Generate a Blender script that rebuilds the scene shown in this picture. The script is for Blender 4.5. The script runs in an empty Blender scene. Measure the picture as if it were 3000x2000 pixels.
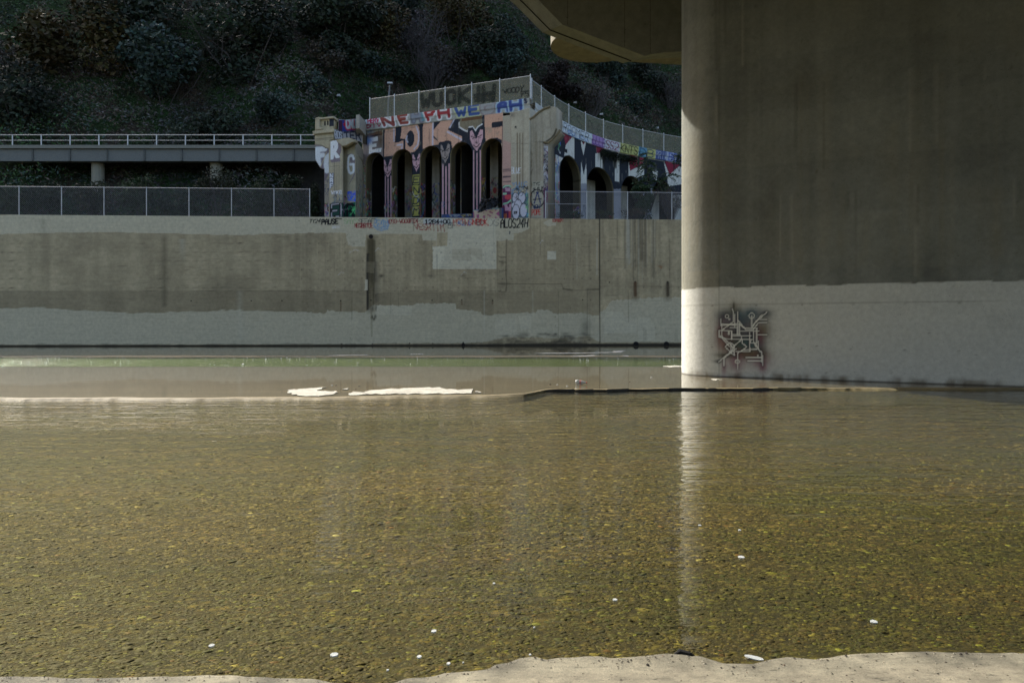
import bpy, math, random
import numpy as np
from mathutils import Vector
from mathutils.geometry import tessellate_polygon

# ------------------------------------------------------------------ camera, sky, sun, exposure
SC = bpy.context.scene
FP, CU, HV, HC = 2100.0, 1500.0, 949.0, 1.57      # focal length in photo pixels, principal column, horizon row, eye height
cam = bpy.data.cameras.new('camera'); camo = bpy.data.objects.new('camera', cam)
SC.collection.objects.link(camo); SC.camera = camo
camo.location = (0, 0, HC); camo.rotation_euler = (math.radians(90), 0, 0)
cam.sensor_width = 36; cam.lens = 36 * FP / 3000; cam.shift_y = -(1000 - HV) / 3000
cam.clip_start = 0.1; cam.clip_end = 5000
SUN_AZ = math.atan2(-.68, .73)      # towards the sun: left and beyond
SUN_EL = math.radians(35)
world = bpy.data.worlds.new('World'); SC.world = world; world.use_nodes = True
wn = world.node_tree; bg = wn.nodes['Background']
sky = wn.nodes.new('ShaderNodeTexSky'); sky.sky_type = 'NISHITA'; sky.sun_disc = False
sky.sun_elevation = SUN_EL; sky.sun_rotation = SUN_AZ
wn.links.new(sky.outputs[0], bg.inputs[0]); bg.inputs[1].default_value = 0.15; sky.ozone_density = .3; sky.dust_density = 4.; sky.air_density = .9
sl = bpy.data.lights.new('sun', 'SUN'); sl.energy = 3.9; sl.angle = math.radians(.5); sl.color = (1, .96, .89)
so = bpy.data.objects.new('sun', sl); SC.collection.objects.link(so)
sd = Vector((-.68, .73, 0)).normalized() * math.cos(SUN_EL) + Vector((0, 0, math.sin(SUN_EL)))
so.rotation_euler = sd.to_track_quat('Z', 'Y').to_euler(); so.location = (-30, 30, 60)
SC.view_settings.view_transform = 'Standard'; SC.view_settings.look = 'None'; SC.view_settings.gamma = 1
SC.view_settings.exposure = 1.18
SC.render.engine = 'CYCLES'
SC.cycles.max_bounces = 8; SC.cycles.transparent_max_bounces = 24; SC.cycles.diffuse_bounces = 3
SC.cycles.caustics_reflective = False; SC.cycles.caustics_refractive = False

RNG = np.random.default_rng(7); random.seed(7)

# ------------------------------------------------------------------ helpers
def lin(c):
    c = np.asarray(c, float) / 255
    return np.where(c <= .04045, c / 12.92, ((c + .055) / 1.055) ** 2.4)
KA = 2.5
def P(r, g, b, k=None):              # an albedo from a colour as seen in open shade
    return np.clip(lin((r, g, b)) * (k or KA), 0.006, .78)

def tag(o, label=None, cat=None, group=None, kind=None):
    if label: o['label'] = label
    if cat: o['category'] = cat
    if group: o['group'] = group
    if kind: o['kind'] = kind
    return o
def empty(name, loc, label, cat, group=None):
    o = bpy.data.objects.new(name, None); SC.collection.objects.link(o); o.location = loc
    o.empty_display_size = .2
    return tag(o, label, cat, group)
def link(name, me, mat, parent=None):
    o = bpy.data.objects.new(name, me); SC.collection.objects.link(o)
    if mat: me.materials.append(mat)
    if parent:
        o.parent = parent
        o.matrix_parent_inverse = parent.matrix_world.inverted() if parent.type != 'EMPTY' else \
            __import__('mathutils').Matrix.Translation(-Vector(parent.location))
    return o
def mesh_np(name, V, Q, mat, parent=None, C=None, T=None, smooth=False):
    V = np.asarray(V, np.float32); me = bpy.data.meshes.new(name)
    Q = np.zeros((0, 4), np.int32) if Q is None else np.asarray(Q, np.int32)
    T = np.zeros((0, 3), np.int32) if T is None else np.asarray(T, np.int32)
    n = len(Q) * 4 + len(T) * 3
    me.vertices.add(len(V)); me.vertices.foreach_set('co', V.ravel())
    me.loops.add(n); me.loops.foreach_set('vertex_index', np.concatenate([Q.ravel(), T.ravel()]))
    me.polygons.add(len(Q) + len(T))
    st = np.concatenate([np.arange(len(Q)) * 4, len(Q) * 4 + np.arange(len(T)) * 3]).astype(np.int32)
    me.polygons.foreach_set('loop_start', st)
    me.polygons.foreach_set('loop_total', np.concatenate([np.full(len(Q), 4), np.full(len(T), 3)]).astype(np.int32))
    if smooth: me.polygons.foreach_set('use_smooth', np.ones(len(Q) + len(T), bool))
    me.update(calc_edges=True)
    if C is not None:
        C = np.asarray(C, np.float32)
        if C.shape[1] == 3: C = np.hstack([C, np.ones((len(C), 1), np.float32)])
        a = me.color_attributes.new('Paint', 'FLOAT_COLOR', 'POINT'); a.data.foreach_set('color', C.ravel())
    return link(name, me, mat, parent)

class MB:                             # collects simple solids, links them as one mesh
    def __init__(s): s.v = []; s.f = []; s.c = []
    def add(s, v, f, c=(.3, .3, .3)):
        n = len(s.v); s.v += [tuple(p) for p in v]; s.f += [tuple(i + n for i in q) for q in f]; s.c += [tuple(c)] * len(v)
    def hexa(s, p, c=(.3, .3, .3)):   # 4 bottom points, 4 top points
        s.add(p, [(3, 2, 1, 0), (4, 5, 6, 7), (0, 1, 5, 4), (1, 2, 6, 5), (2, 3, 7, 6), (3, 0, 4, 7)], c)
    def box(s, x0, x1, y0, y1, z0, z1, c=(.3, .3, .3)):
        s.hexa([(x0, y0, z0), (x1, y0, z0), (x1, y1, z0), (x0, y1, z0), (x0, y0, z1), (x1, y0, z1), (x1, y1, z1), (x0, y1, z1)], c)
    def tube(s, pts, r, n=8, c=(.3, .3, .3), cap=True):
        pts = [Vector(p) for p in pts]; rr = r if isinstance(r, (list, tuple)) else [r] * len(pts)
        vs = []; fs = []
        for i, p in enumerate(pts):
            d = (pts[min(i + 1, len(pts) - 1)] - pts[max(i - 1, 0)]).normalized()
            a = d.orthogonal().normalized(); b = d.cross(a)
            for k in range(n):
                t = 2 * math.pi * k / n; vs.append(p + (a * math.cos(t) + b * math.sin(t)) * rr[i])
        for i in range(len(pts) - 1):
            for k in range(n):
                k2 = (k + 1) % n; fs.append((i * n + k, i * n + k2, (i + 1) * n + k2, (i + 1) * n + k))
        if cap: fs.append(tuple(range(n - 1, -1, -1))); fs.append(tuple((len(pts) - 1) * n + k for k in range(n)))
        s.add(vs, fs, c)
    def prism(s, poly, ext, c=(.3, .3, .3)):     # planar 3-D polygon pushed along ext
        n = len(poly); A = [Vector(p) for p in poly]; B = [p + Vector(ext) for p in A]
        tri = tessellate_polygon([A]); fs = [tuple(t) for t in tri] + [tuple(i + n for i in reversed(t)) for t in tri]
        fs += [(i, (i + 1) % n, (i + 1) % n + n, i + n) for i in range(n)]
        s.add(A + B, fs, c)
    def build(s, name, mat, parent=None, smooth=False):
        me = bpy.data.meshes.new(name); me.from_pydata(s.v, [], s.f); me.update()
        a = me.color_attributes.new('Paint', 'FLOAT_COLOR', 'POINT')
        a.data.foreach_set('color', np.hstack([np.array(s.c, np.float32), np.ones((len(s.c), 1), np.float32)]).ravel())
        if smooth: me.polygons.foreach_set('use_smooth', np.ones(len(me.polygons), bool))
        import bmesh
        bm = bmesh.new(); bm.from_mesh(me); bmesh.ops.recalc_face_normals(bm, faces=bm.faces); bm.to_mesh(me); bm.free()
        return link(name, me, mat, parent)

def at(u, v=None, Y=50., z=None):     # measured photo position at a known distance or height -> place in the world
    if z is not None: Y = (HC - z) * FP / (v - HV)
    return ((u - CU) / FP * Y, Y, HC - (v - HV) / FP * Y)

def vnoise(shape, n0, n1, seed):
    r = np.random.default_rng(seed).random((n0 + 3, n1 + 3))
    y = np.linspace(0, n0, shape[0]); x = np.linspace(0, n1, shape[1])
    yi = y.astype(int); xi = x.astype(int); fy = y - yi; fx = x - xi
    fy = (fy * fy * (3 - 2 * fy))[:, None]; fx = (fx * fx * (3 - 2 * fx))[None]
    a = r[np.ix_(yi, xi)]; b = r[np.ix_(yi, xi + 1)]; c = r[np.ix_(yi + 1, xi)]; d = r[np.ix_(yi + 1, xi + 1)]
    return a * (1 - fy) * (1 - fx) + b * (1 - fy) * fx + c * fy * (1 - fx) + d * fy * fx
def fbm(shape, n0, n1, seed, o=4):
    t = 0; w = 0
    for i in range(o):
        t = t + vnoise(shape, max(1, int(n0 * 2 ** i)), max(1, int(n1 * 2 ** i)), seed + i * 17) * .5 ** i; w += .5 ** i
    return t / w

# ------------------------------------------------------------------ vertical surfaces and the paint on them
class Surf:
    def __init__(s, pts, smooth=False):
        p = np.array(pts, float)
        if smooth:
            out = []
            for i in range(len(p) - 1):
                p0 = p[max(i - 1, 0)]; p1 = p[i]; p2 = p[i + 1]; p3 = p[min(i + 2, len(p) - 1)]
                for t in np.linspace(0, 1, 12, endpoint=False):
                    out.append(.5 * ((2 * p1) + (p2 - p0) * t + (2 * p0 - 5 * p1 + 4 * p2 - p3) * t * t + (3 * p1 - p0 - 3 * p2 + p3) * t ** 3))
            out.append(p[-1]); p = np.array(out)
        s.p = p; s.c = np.concatenate([[0], np.cumsum(np.hypot(*np.diff(p, axis=0).T))]); s.L = s.c[-1]
        ss = np.linspace(0, s.L, 4000); xy = s.xy(ss); u = CU + FP * xy[:, 0] / np.maximum(xy[:, 1], .1); i0 = int(np.argmin(u)); ss = ss[i0:]; u = u[i0:]
        k = np.maximum.accumulate(u); ok = np.concatenate([[True], np.diff(k) > 1e-9]) & (u >= k - 1e-6)
        s._u = u[ok]; s._s = ss[ok]
    def xy(s, q):
        q = np.asarray(q, float)
        return np.stack([np.interp(q, s.c, s.p[:, 0]), np.interp(q, s.c, s.p[:, 1])], -1)
    def nrm(s, q):
        d = s.xy(np.minimum(q + .15, s.L)) - s.xy(np.maximum(q - .15, 0))
        d /= np.linalg.norm(d, axis=-1, keepdims=True); return np.stack([d[..., 1], -d[..., 0]], -1)
    def px(s, u, v):
        q = float(np.interp(u, s._u, s._s)); Y = s.xy(q)[1]
        return (q, HC - (v - HV) / FP * Y)

class Canvas:
    def __init__(s, surf, s0, s1, z0, z1, res=.03, base=(.3, .3, .26), seed=1, amp=.25, streak=.2):
        s.sf = surf; s.s0 = s0; s.s1 = s1; s.z0 = z0; s.z1 = z1; s.r = res
        s.nx = max(2, int((s1 - s0) / res)); s.nz = max(2, int((z1 - z0) / res)); sh = (s.nz, s.nx)
        m = 1 + amp * 2 * (fbm(sh, (z1 - z0) * .7, (s1 - s0) * .7, seed) - .5) + streak * 2 * (fbm(sh, 1.2, (s1 - s0) * 4, seed + 50, 3) - .5)
        m = m * (1 + .12 * 2 * (fbm(sh, (z1 - z0) * 6, (s1 - s0) * 6, seed + 90, 2) - .5))
        s.a = np.asarray(base)[None, None] * m[..., None]; s.wear = fbm(sh, (z1 - z0) * 4, (s1 - s0) * 4, seed + 31, 3)
    def tx(s, pts): return np.array([s.sf.px(*p) for p in pts], float) if s.sf is not None else np.array(pts, float)
    def ij(s, q): return (q[..., 0] - s.s0) / s.r, (q[..., 1] - s.z0) / s.r
    def _blend(s, sl, m, col, al):
        if callable(col): col = col(s, sl)
        m = (m * al)[..., None]; s.a[sl] = s.a[sl] * (1 - m) + np.asarray(col) * m
    def poly(s, pts, col, al=1., px=True, wear=0.):
        q = s.tx(pts) if px else np.array(pts, float); x, y = s.ij(q)
        i0, i1 = max(0, int(x.min())), min(s.nx, int(x.max()) + 2); j0, j1 = max(0, int(y.min())), min(s.nz, int(y.max()) + 2)
        if i1 <= i0 or j1 <= j0: return
        X, Y = np.meshgrid(np.arange(i0, i1) + .5, np.arange(j0, j1) + .5); m = np.zeros(X.shape, bool)
        for k in range(len(x)):
            xa, ya, xb, yb = x[k - 1], y[k - 1], x[k], y[k]
            if ya == yb: continue
            c = ((ya > Y) != (yb > Y)) & (X < (xb - xa) * (Y - ya) / (yb - ya) + xa); m ^= c
        m = m.astype(float); sl = (slice(j0, j1), slice(i0, i1))
        if wear: m = m * (s.wear[sl] > wear)
        s._blend(sl, m, col, al)
    def line(s, pts, w, col, al=1., px=True, soft=.5, wear=0.):   # w in metres
        q = s.tx(pts) if px else np.array(pts, float); x, y = s.ij(q); h = max(w / 2 / s.r, .55)
        i0, i1 = max(0, int(x.min() - h - 2)), min(s.nx, int(x.max() + h + 3)); j0, j1 = max(0, int(y.min() - h - 2)), min(s.nz, int(y.max() + h + 3))
        if i1 <= i0 or j1 <= j0: return
        X, Y = np.meshgrid(np.arange(i0, i1) + .5, np.arange(j0, j1) + .5); D = np.full(X.shape, 1e9)
        n = len(x)
        for k in range(max(1, n - 1)):
            a = np.array([x[k], y[k]]); b = np.array([x[min(k + 1, n - 1)], y[min(k + 1, n - 1)]]); d = b - a; L = max(d @ d, 1e-9)
            t = np.clip(((X - a[0]) * d[0] + (Y - a[1]) * d[1]) / L, 0, 1)
            D = np.minimum(D, np.hypot(X - a[0] - t * d[0], Y - a[1] - t * d[1]))
        sf = max(1., soft * h); m = np.clip((h - D) / sf + .5, 0, 1); sl = (slice(j0, j1), slice(i0, i1))
        if wear: m = m * (s.wear[sl] > wear)
        s._blend(sl, m, col, al)
    def blob(s, c, ru, rv, col, al=1., px=True):                  # soft spray, radii in metres
        q = s.tx([c])[0] if px else np.array(c, float); x, y = s.ij(q); a, b = ru / s.r, rv / s.r
        i0, i1 = max(0, int(x - 2 * a)), min(s.nx, int(x + 2 * a) + 1); j0, j1 = max(0, int(y - 2 * b)), min(s.nz, int(y + 2 * b) + 1)
        if i1 <= i0 or j1 <= j0: return
        X, Y = np.meshgrid(np.arange(i0, i1) + .5, np.arange(j0, j1) + .5)
        m = np.exp(-(((X - x) / a) ** 2 + ((Y - y) / b) ** 2) * 1.4); s._blend((slice(j0, j1), slice(i0, i1)), m, col, al)
    def ring(s, c, r, w, col, al=1., px=True, a0=0, a1=6.3, asp=1.):
        q = s.tx([c])[0] if px else np.array(c, float)
        s.line([(q[0] + r * math.cos(t), q[1] + asp * r * math.sin(t)) for t in np.linspace(a0, a1, 20)], w, col, al, px=False)
    def sample(s, S, Z):
        i = np.clip(((np.asarray(S) - s.s0) / s.r).astype(int), 0, s.nx - 1); j = np.clip(((np.asarray(Z) - s.z0) / s.r).astype(int), 0, s.nz - 1)
        return s.a[j, i]
    def scrawl(s, box, n, cols, w=.04, size=.5, al=.9, px=True, seed=3):  # a thicket of overlapping tags
        r = random.Random(seed)
        if px: (xa, ya), (xb, yb) = s.tx([(box[0], box[3]), (box[2], box[1])])
        else: xa, ya, xb, yb = box
        for _ in range(n):
            x = r.uniform(xa, xb); y = r.uniform(ya, yb); c = r.choice(cols); k = size * r.uniform(.5, 1.3)
            pts = [(x, y)]
            for _ in range(r.randint(3, 7)):
                x += r.uniform(-.35, .55) * k; y += r.uniform(-.6, .6) * k
                pts.append((min(max(x, xa), xb), min(max(y, ya), yb)))
            s.line(pts, w * r.uniform(.6, 1.5), c, al, px=False)

FONT = {'A': '001460 1242|', 'B': '00063645 36 33 03 3342 4130 00', 'C': '4526160511 01204041', 'D': '0006264442200 0', 'E': '46060040 0333',
        'F': '460600 0333', 'G': '45361605011030414323', 'H': '0006 4640 0343', 'I': '2620', 'J': '4641301001', 'K': '0006 4603 0340', 'L': '060040',
        'M': '0006244640', 'N': '00064046', 'O': '01051636454130100 1', 'P': '00063645343303', 'Q': '0105163645413010 01 2240', 'R': '00063645343303 2340',
        'S': '45361605144241301001', 'T': '0646 2620', 'U': '060110304146', 'V': '062046', 'W': '0610233046', 'X': '0640 0046', 'Y': '0623 4623 2320',
        'Z': '06460040', '0': '0105163645413010 01 1145', '1': '152620 1030', '2': '05163645430040', '3': '06463413 3342413010 01', '4': '36 3630 360242',
        '5': '4606033342413010', '8': '1333444536160504 1302011030414233', '9': '43130405163645413010', '+': '2125 0343', '-': '0343', '.': '2021', '?': '0516364533 2322 2021'}
FONT['A'] = '0014264440 0242'.replace('14', '04').replace('0004264440', '0004264440'); FONT['A'] = '00042644 4440 0343'
FONT['B'] = '0006 06364533 3303 33424130 3000'; FONT['D'] = '0006 062644 444220 2000'; FONT['O'] = '0105163645413010 1001'; FONT['0'] = '0105163645413010 1001'
FONT['C'] = '4536160501103041'; FONT['G'] = '453616050110304143 4323'; FONT['8'] = '1333444536160514 1302011030414233'; FONT['3'] = '05163645443313 3342413010 1001'
FONT['4'] = '3036 360242'; FONT['S'] = '4536160504424130 301001'; FONT['H'] = '0006 4640 0343'; FONT['4'] = '3036 3602 0242'
def write(cv, text, quad, col, w=.04, al=1., wear=0., jit=0., seed=1, mono=True):   # quad: TL, TR, BR, BL photo positions
    q = cv.tx(quad); n = len(text); r = random.Random(seed); cw = 1 / n
    for i, ch in enumerate(text):
        if ch not in FONT: continue
        for st in FONT[ch].split():
            pts = []
            for k in range(0, len(st) - 1, 2):
                x = (i + .1 + int(st[k]) / 4 * .76) * cw + r.uniform(-jit, jit) * cw; y = 1 - int(st[k + 1]) / 6 + r.uniform(-jit, jit) * .3
                a = q[0] * (1 - x) + q[1] * x; b = q[3] * (1 - x) + q[2] * x; pts.append(tuple(a * (1 - y) + b * y))
            if len(pts) == 1: pts = pts * 2
            cv.line(pts, w, col, al, px=False, wear=wear)

def grid_face(surf, cv, S, Z, arches=(), off=0., depth=0., rdark=None):
    """one painted vertical sheet with real openings; returns V, Q, C"""
    S = np.array(sorted(set(np.round(list(S) + [a[0] for a in arches] + [a[1] for a in arches], 4)))); Z = np.array(sorted(set(np.round(Z, 4))))
    SS, ZZ = np.meshgrid(S, Z); SS = SS.copy(); ZZ = ZZ.copy(); cell = float(np.median(np.diff(S)))
    for (a, b, zt, zb, rz) in arches:
        r = (b - a) / 2; c = (a + b) / 2; zs = zt - rz
        dx = (SS - c) / r; dz = (ZZ - zs) / rz; d = np.hypot(dx, dz)
        m = (ZZ > zs) & (np.abs(d - 1) * min(r, rz) < cell * .55); SS[m] = (c + dx / np.maximum(d, 1e-6) * r)[m]; ZZ[m] = (zs + dz / np.maximum(d, 1e-6) * rz)[m]
    xy = surf.xy(SS.ravel()); nr = surf.nrm(SS.ravel()) * off
    V = np.column_stack([xy + nr, ZZ.ravel()]); C = cv.sample(SS.ravel(), ZZ.ravel())
    nz, ns = SS.shape; idx = np.arange(nz * ns).reshape(nz, ns)
    Q = np.stack([idx[:-1, :-1], idx[:-1, 1:], idx[1:, 1:], idx[1:, :-1]], -1).reshape(-1, 4)
    cs = SS.ravel()[Q].mean(1); cz = ZZ.ravel()[Q].mean(1); keep = np.ones(len(Q), bool)
    for (a, b, zt, zb, rz) in arches:
        r = (b - a) / 2; c = (a + b) / 2; zs = zt - rz
        keep &= ~((cz > zb) & (((cz <= zs) & (cs > a) & (cs < b)) | ((cz > zs) & (np.hypot((cs - c) / r, (cz - zs) / rz) < 1))))
    return V, Q[keep], C
def reveal(surf, arch, depth, cols, seed, base):
    a, b, zt, zb, rz = arch; r = (b - a) / 2; c = (a + b) / 2; zs = zt - rz
    p = [(a, z) for z in np.arange(zb, zs, .08)] + [(c - r * math.cos(t), zs + rz * math.sin(t)) for t in np.linspace(0, math.pi, 26)] + [(b, z) for z in np.arange(zs, zb, -.08)]
    p = np.array(p); L = np.concatenate([[0], np.cumsum(np.hypot(*np.diff(p, axis=0).T))])
    cv = Canvas(None, 0, depth, 0, L[-1], .04, base, seed, .35, .2); H = zs - zb
    cv.poly([(.17, 0), (depth, 0), (depth, L[-1]), (.17, L[-1])], np.array(base) * .25, .85, px=False)  # recess shade painted in: reveal darker behind its outer rim
    cv.scrawl((0, 0, depth, H * .7), 60, cols, .06, .5, .9, px=False, seed=seed)
    cv.scrawl((0, L[-1] - H * .6, depth, L[-1]), 40, cols, .06, .5, .9, px=False, seed=seed + 1)
    D = np.linspace(0, depth, max(3, int(depth / .08))); LL, DD = np.meshgrid(L, D, indexing='ij')
    n = surf.nrm(np.array([c]))[0]; xy = surf.xy(p[:, 0])
    V = np.concatenate([np.concatenate([xy[:, None] - n[None, None] * D[None, :, None], np.repeat(p[:, 1][:, None, None], len(D), 1)], -1)]).reshape(-1, 3)
    idx = np.arange(len(V)).reshape(len(p), len(D)); Q = np.stack([idx[:-1, :-1], idx[1:, :-1], idx[1:, 1:], idx[:-1, 1:]], -1).reshape(-1, 4)
    return V, Q, cv.sample(DD.ravel(), LL.ravel())
def merge(parts):
    V = []; Q = []; C = []; n = 0
    for v, q, c in parts: V.append(v); Q.append(q + n); C.append(c); n += len(v)
    return np.concatenate(V), np.concatenate(Q), np.concatenate(C)
def panel(name, surf, cv, poly, ext, mat, parent, step=.05, body=None):
    """a solid cut to a profile: plain body, painted front face 3 mm proud"""
    q = cv.tx(poly); xy = surf.xy(q[:, 0]); pts = [(x, y, z) for (x, y), z in zip(xy, q[:, 1])]
    mb = MB(); mb.prism(pts, ext, body if body is not None else cv.a.reshape(-1, 3).mean(0) * 0 + np.median(cv.a.reshape(-1, 3), axis=0)); o = mb.build(name, mat, parent)
    S = np.arange(q[:, 0].min(), q[:, 0].max() + step, step); Z = np.arange(q[:, 1].min(), q[:, 1].max() + step, step)
    SS, ZZ = np.meshgrid(S, Z); X, Y = SS.ravel(), ZZ.ravel(); m = np.zeros(len(X), bool)
    for k in range(len(q)):
        xa, ya = q[k - 1]; xb, yb = q[k]
        if ya == yb: continue
        m ^= ((ya > Y) != (yb > Y)) & (X < (xb - xa) * (Y - ya) / (yb - ya) + xa)
    M = m.reshape(SS.shape); idx = np.arange(len(X)).reshape(SS.shape)
    Q = np.stack([idx[:-1, :-1], idx[:-1, 1:], idx[1:, 1:], idx[1:, :-1]], -1)[M[:-1, :-1] & M[1:, 1:] & M[1:, :-1] & M[:-1, 1:]].reshape(-1, 4)
    used = np.unique(Q); mp = np.full(len(X), -1); mp[used] = np.arange(len(used)); X, Y = X[used], Y[used]
    V = np.column_stack([surf.xy(X) + surf.nrm(X) * .004, Y]); C = cv.sample(X, Y); Q = mp[Q]
    me = o.data; n0 = len(me.vertices)
    v0 = np.empty(n0 * 3, np.float32); me.vertices.foreach_get('co', v0)
    f0 = [tuple(p.vertices) for p in me.polygons]; c0 = np.empty(n0 * 4, np.float32); me.color_attributes[0].data.foreach_get('color', c0)
    T = [f for f in f0 if len(f) == 3]; Q0 = [f for f in f0 if len(f) == 4]
    bpy.data.objects.remove(o)
    return mesh_np(name, np.concatenate([v0.reshape(-1, 3), V]), np.concatenate([np.array(Q0).reshape(-1, 4), Q + n0]), mat, parent,
                   np.concatenate([c0.reshape(-1, 4)[:, :3], C]), np.array(T).reshape(-1, 3))

# ------------------------------------------------------------------ materials
def newmat(name):
    m = bpy.data.materials.new(name); m.use_nodes = True; nt = m.node_tree; b = nt.nodes['Principled BSDF']
    return m, nt, b
def N(nt, t, **kw):
    n = nt.nodes.new(t)
    for k, v in kw.items(): setattr(n, k, v)
    return n
def noise(nt, scale, detail=4, rough=.6, vec=None, stretch=None):
    n = N(nt, 'ShaderNodeTexNoise'); n.inputs['Scale'].default_value = scale; n.inputs['Detail'].default_value = detail; n.inputs['Roughness'].default_value = rough
    tc = N(nt, 'ShaderNodeNewGeometry'); src = tc.outputs['Position']
    if stretch:
        mp = N(nt, 'ShaderNodeMapping'); mp.inputs['Scale'].default_value = stretch; nt.links.new(src, mp.inputs[0]); src = mp.outputs[0]
    nt.links.new(src, n.inputs['Vector']); return n
def ramp(nt, src, stops):
    r = N(nt, 'ShaderNodeValToRGB'); e = r.color_ramp.elements
    while len(e) < len(stops): e.new(.5)
    for i, (p, c) in enumerate(stops):
        e[i].position = p; e[i].color = (c, c, c, 1) if isinstance(c, (int, float)) else (*c, 1)
    nt.links.new(src, r.inputs[0]); return r
def mix(nt, a, b, f, mode='MIX'):
    m = N(nt, 'ShaderNodeMix', data_type='RGBA', blend_type=mode)
    for s, v in ((0, f), (6, a), (7, b)):
        if hasattr(v, 'is_linked') or hasattr(v, 'links'): nt.links.new(v, m.inputs[s])
        elif s == 0: m.inputs[0].default_value = v
        else: m.inputs[s].default_value = (*v, 1)
    return m.outputs[2]
def bump(nt, b, src, strength, dist):
    n = N(nt, 'ShaderNodeBump'); n.inputs['Strength'].default_value = strength; n.inputs['Distance'].default_value = dist
    nt.links.new(src, n.inputs['Height']); nt.links.new(n.outputs[0], b.inputs['Normal']); return n
def painted(name, rough=.9, grain=(14, .82, 1.12), fine=90, bs=.35, bd=.02, pits=0., boards=False, spec=.3):
    m, nt, b = newmat(name); b.inputs['Roughness'].default_value = rough; b.inputs['Specular IOR Level'].default_value = spec
    a = N(nt, 'ShaderNodeAttribute'); a.attribute_name = 'Paint'
    n1 = noise(nt, grain[0], 5, .65); n2 = noise(nt, fine, 3, .7)
    r1 = ramp(nt, n1.outputs[0], [(.3, grain[1]), (.7, grain[2])]); r2 = ramp(nt, n2.outputs[0], [(.3, .88), (.7, 1.08)])
    c = mix(nt, a.outputs[0], r1.outputs[0], 1., 'MULTIPLY'); c = mix(nt, c, r2.outputs[0], 1., 'MULTIPLY')
    h = n1.outputs[0]
    if boards:
        n3 = noise(nt, 1., 3, .6, stretch=(.5, .5, 9)); r3 = ramp(nt, n3.outputs[0], [(.38, .8), (.5, 1.), (.62, 1.06)])
        c = mix(nt, c, r3.outputs[0], .26, 'MULTIPLY'); h = mix(nt, h, n3.outputs[0], .5)
    if pits:
        v = N(nt, 'ShaderNodeTexVoronoi'); v.inputs['Scale'].default_value = pits; g = N(nt, 'ShaderNodeNewGeometry'); nt.links.new(g.outputs['Position'], v.inputs['Vector'])
        rp = ramp(nt, v.outputs['Distance'], [(.06, .35), (.14, 1.)]); sp = noise(nt, pits * .35, 2); rs = ramp(nt, sp.outputs[0], [(.5, 1.), (.56, 0.)])
        pm = mix(nt, rp.outputs[0], (1, 1, 1), rs.outputs[0]); c = mix(nt, c, pm, 1., 'MULTIPLY')
    nt.links.new(c, b.inputs['Base Color']); bump(nt, b, h, bs, bd); return m
M_CONC = painted('weathered_concrete'); M_WALL = painted('board_formed_concrete', grain=(5, .86, 1.1), fine=40, boards=True, bs=.4, bd=.03)
M_PIER = painted('cast_concrete', grain=(9, .88, 1.08), fine=60, pits=14, bs=.5, bd=.02)
def plain(name, col, rough=.8, scale=20, amt=.25, metal=0, bs=.3, bd=.01, spec=.4):
    m, nt, b = newmat(name); n = noise(nt, scale, 5, .65); col = np.array(col)
    r = ramp(nt, n.outputs[0], [(.25, tuple(col * (1 - amt))), (.75, tuple(np.minimum(col * (1 + amt), 1)))])
    nt.links.new(r.outputs[0], b.inputs['Base Color']); b.inputs['Roughness'].default_value = rough; b.inputs['Metallic'].default_value = metal
    b.inputs['Specular IOR Level'].default_value = spec
    if bs: bump(nt, b, n.outputs[0], bs, bd)
    return m
M_GALV = plain('galvanised_steel', (.42, .43, .43), .45, 8, .2, .6, 0); M_DARK = plain('sooty_concrete', (.035, .034, .03), .95, 2, .4)  # M_DARK: near black, standing in for shade in enclosed spaces
M_BLACK = plain('black_hole', (.012, .011, .01), .9, 5, .3); M_TARP = plain('black_tarp', (.012, .013, .016), .55, 6, .3, bs=.6, bd=.05)
def leafmat(name, trans=.25):
    m, nt, b = newmat(name); a = N(nt, 'ShaderNodeAttribute'); a.attribute_name = 'Paint'
    nt.links.new(a.outputs[0], b.inputs['Base Color']); b.inputs['Roughness'].default_value = .65; b.inputs['Specular IOR Level'].default_value = .25
    return m
M_LEAF = leafmat('leaves'); M_TWIG = plain('dry_twigs', (.085, .076, .076), .95, 8, .4); M_BARK = plain('bark', (.045, .038, .034), .9, 12, .4)
def netting(name, alpha, col):
    m, nt, b = newmat(name); out = nt.nodes['Material Output']; a = N(nt, 'ShaderNodeAttribute'); a.attribute_name = 'Paint'
    t = N(nt, 'ShaderNodeBsdfTransparent'); mx = N(nt, 'ShaderNodeMixShader'); b.inputs['Roughness'].default_value = .8
    nt.links.new(a.outputs[0], b.inputs['Base Color'])
    n = noise(nt, .9, 4); r = ramp(nt, n.outputs[0], [(.3, alpha * .85), (.7, min(1, alpha * 1.15))]); nt.links.new(r.outputs[0], mx.inputs[0])
    nt.links.new(t.outputs[0], mx.inputs[1]); nt.links.new(b.outputs[0], mx.inputs[2]); nt.links.new(mx.outputs[0], out.inputs[0]); return m
M_NET = netting('fine_mesh_panel', .5, None)
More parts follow.
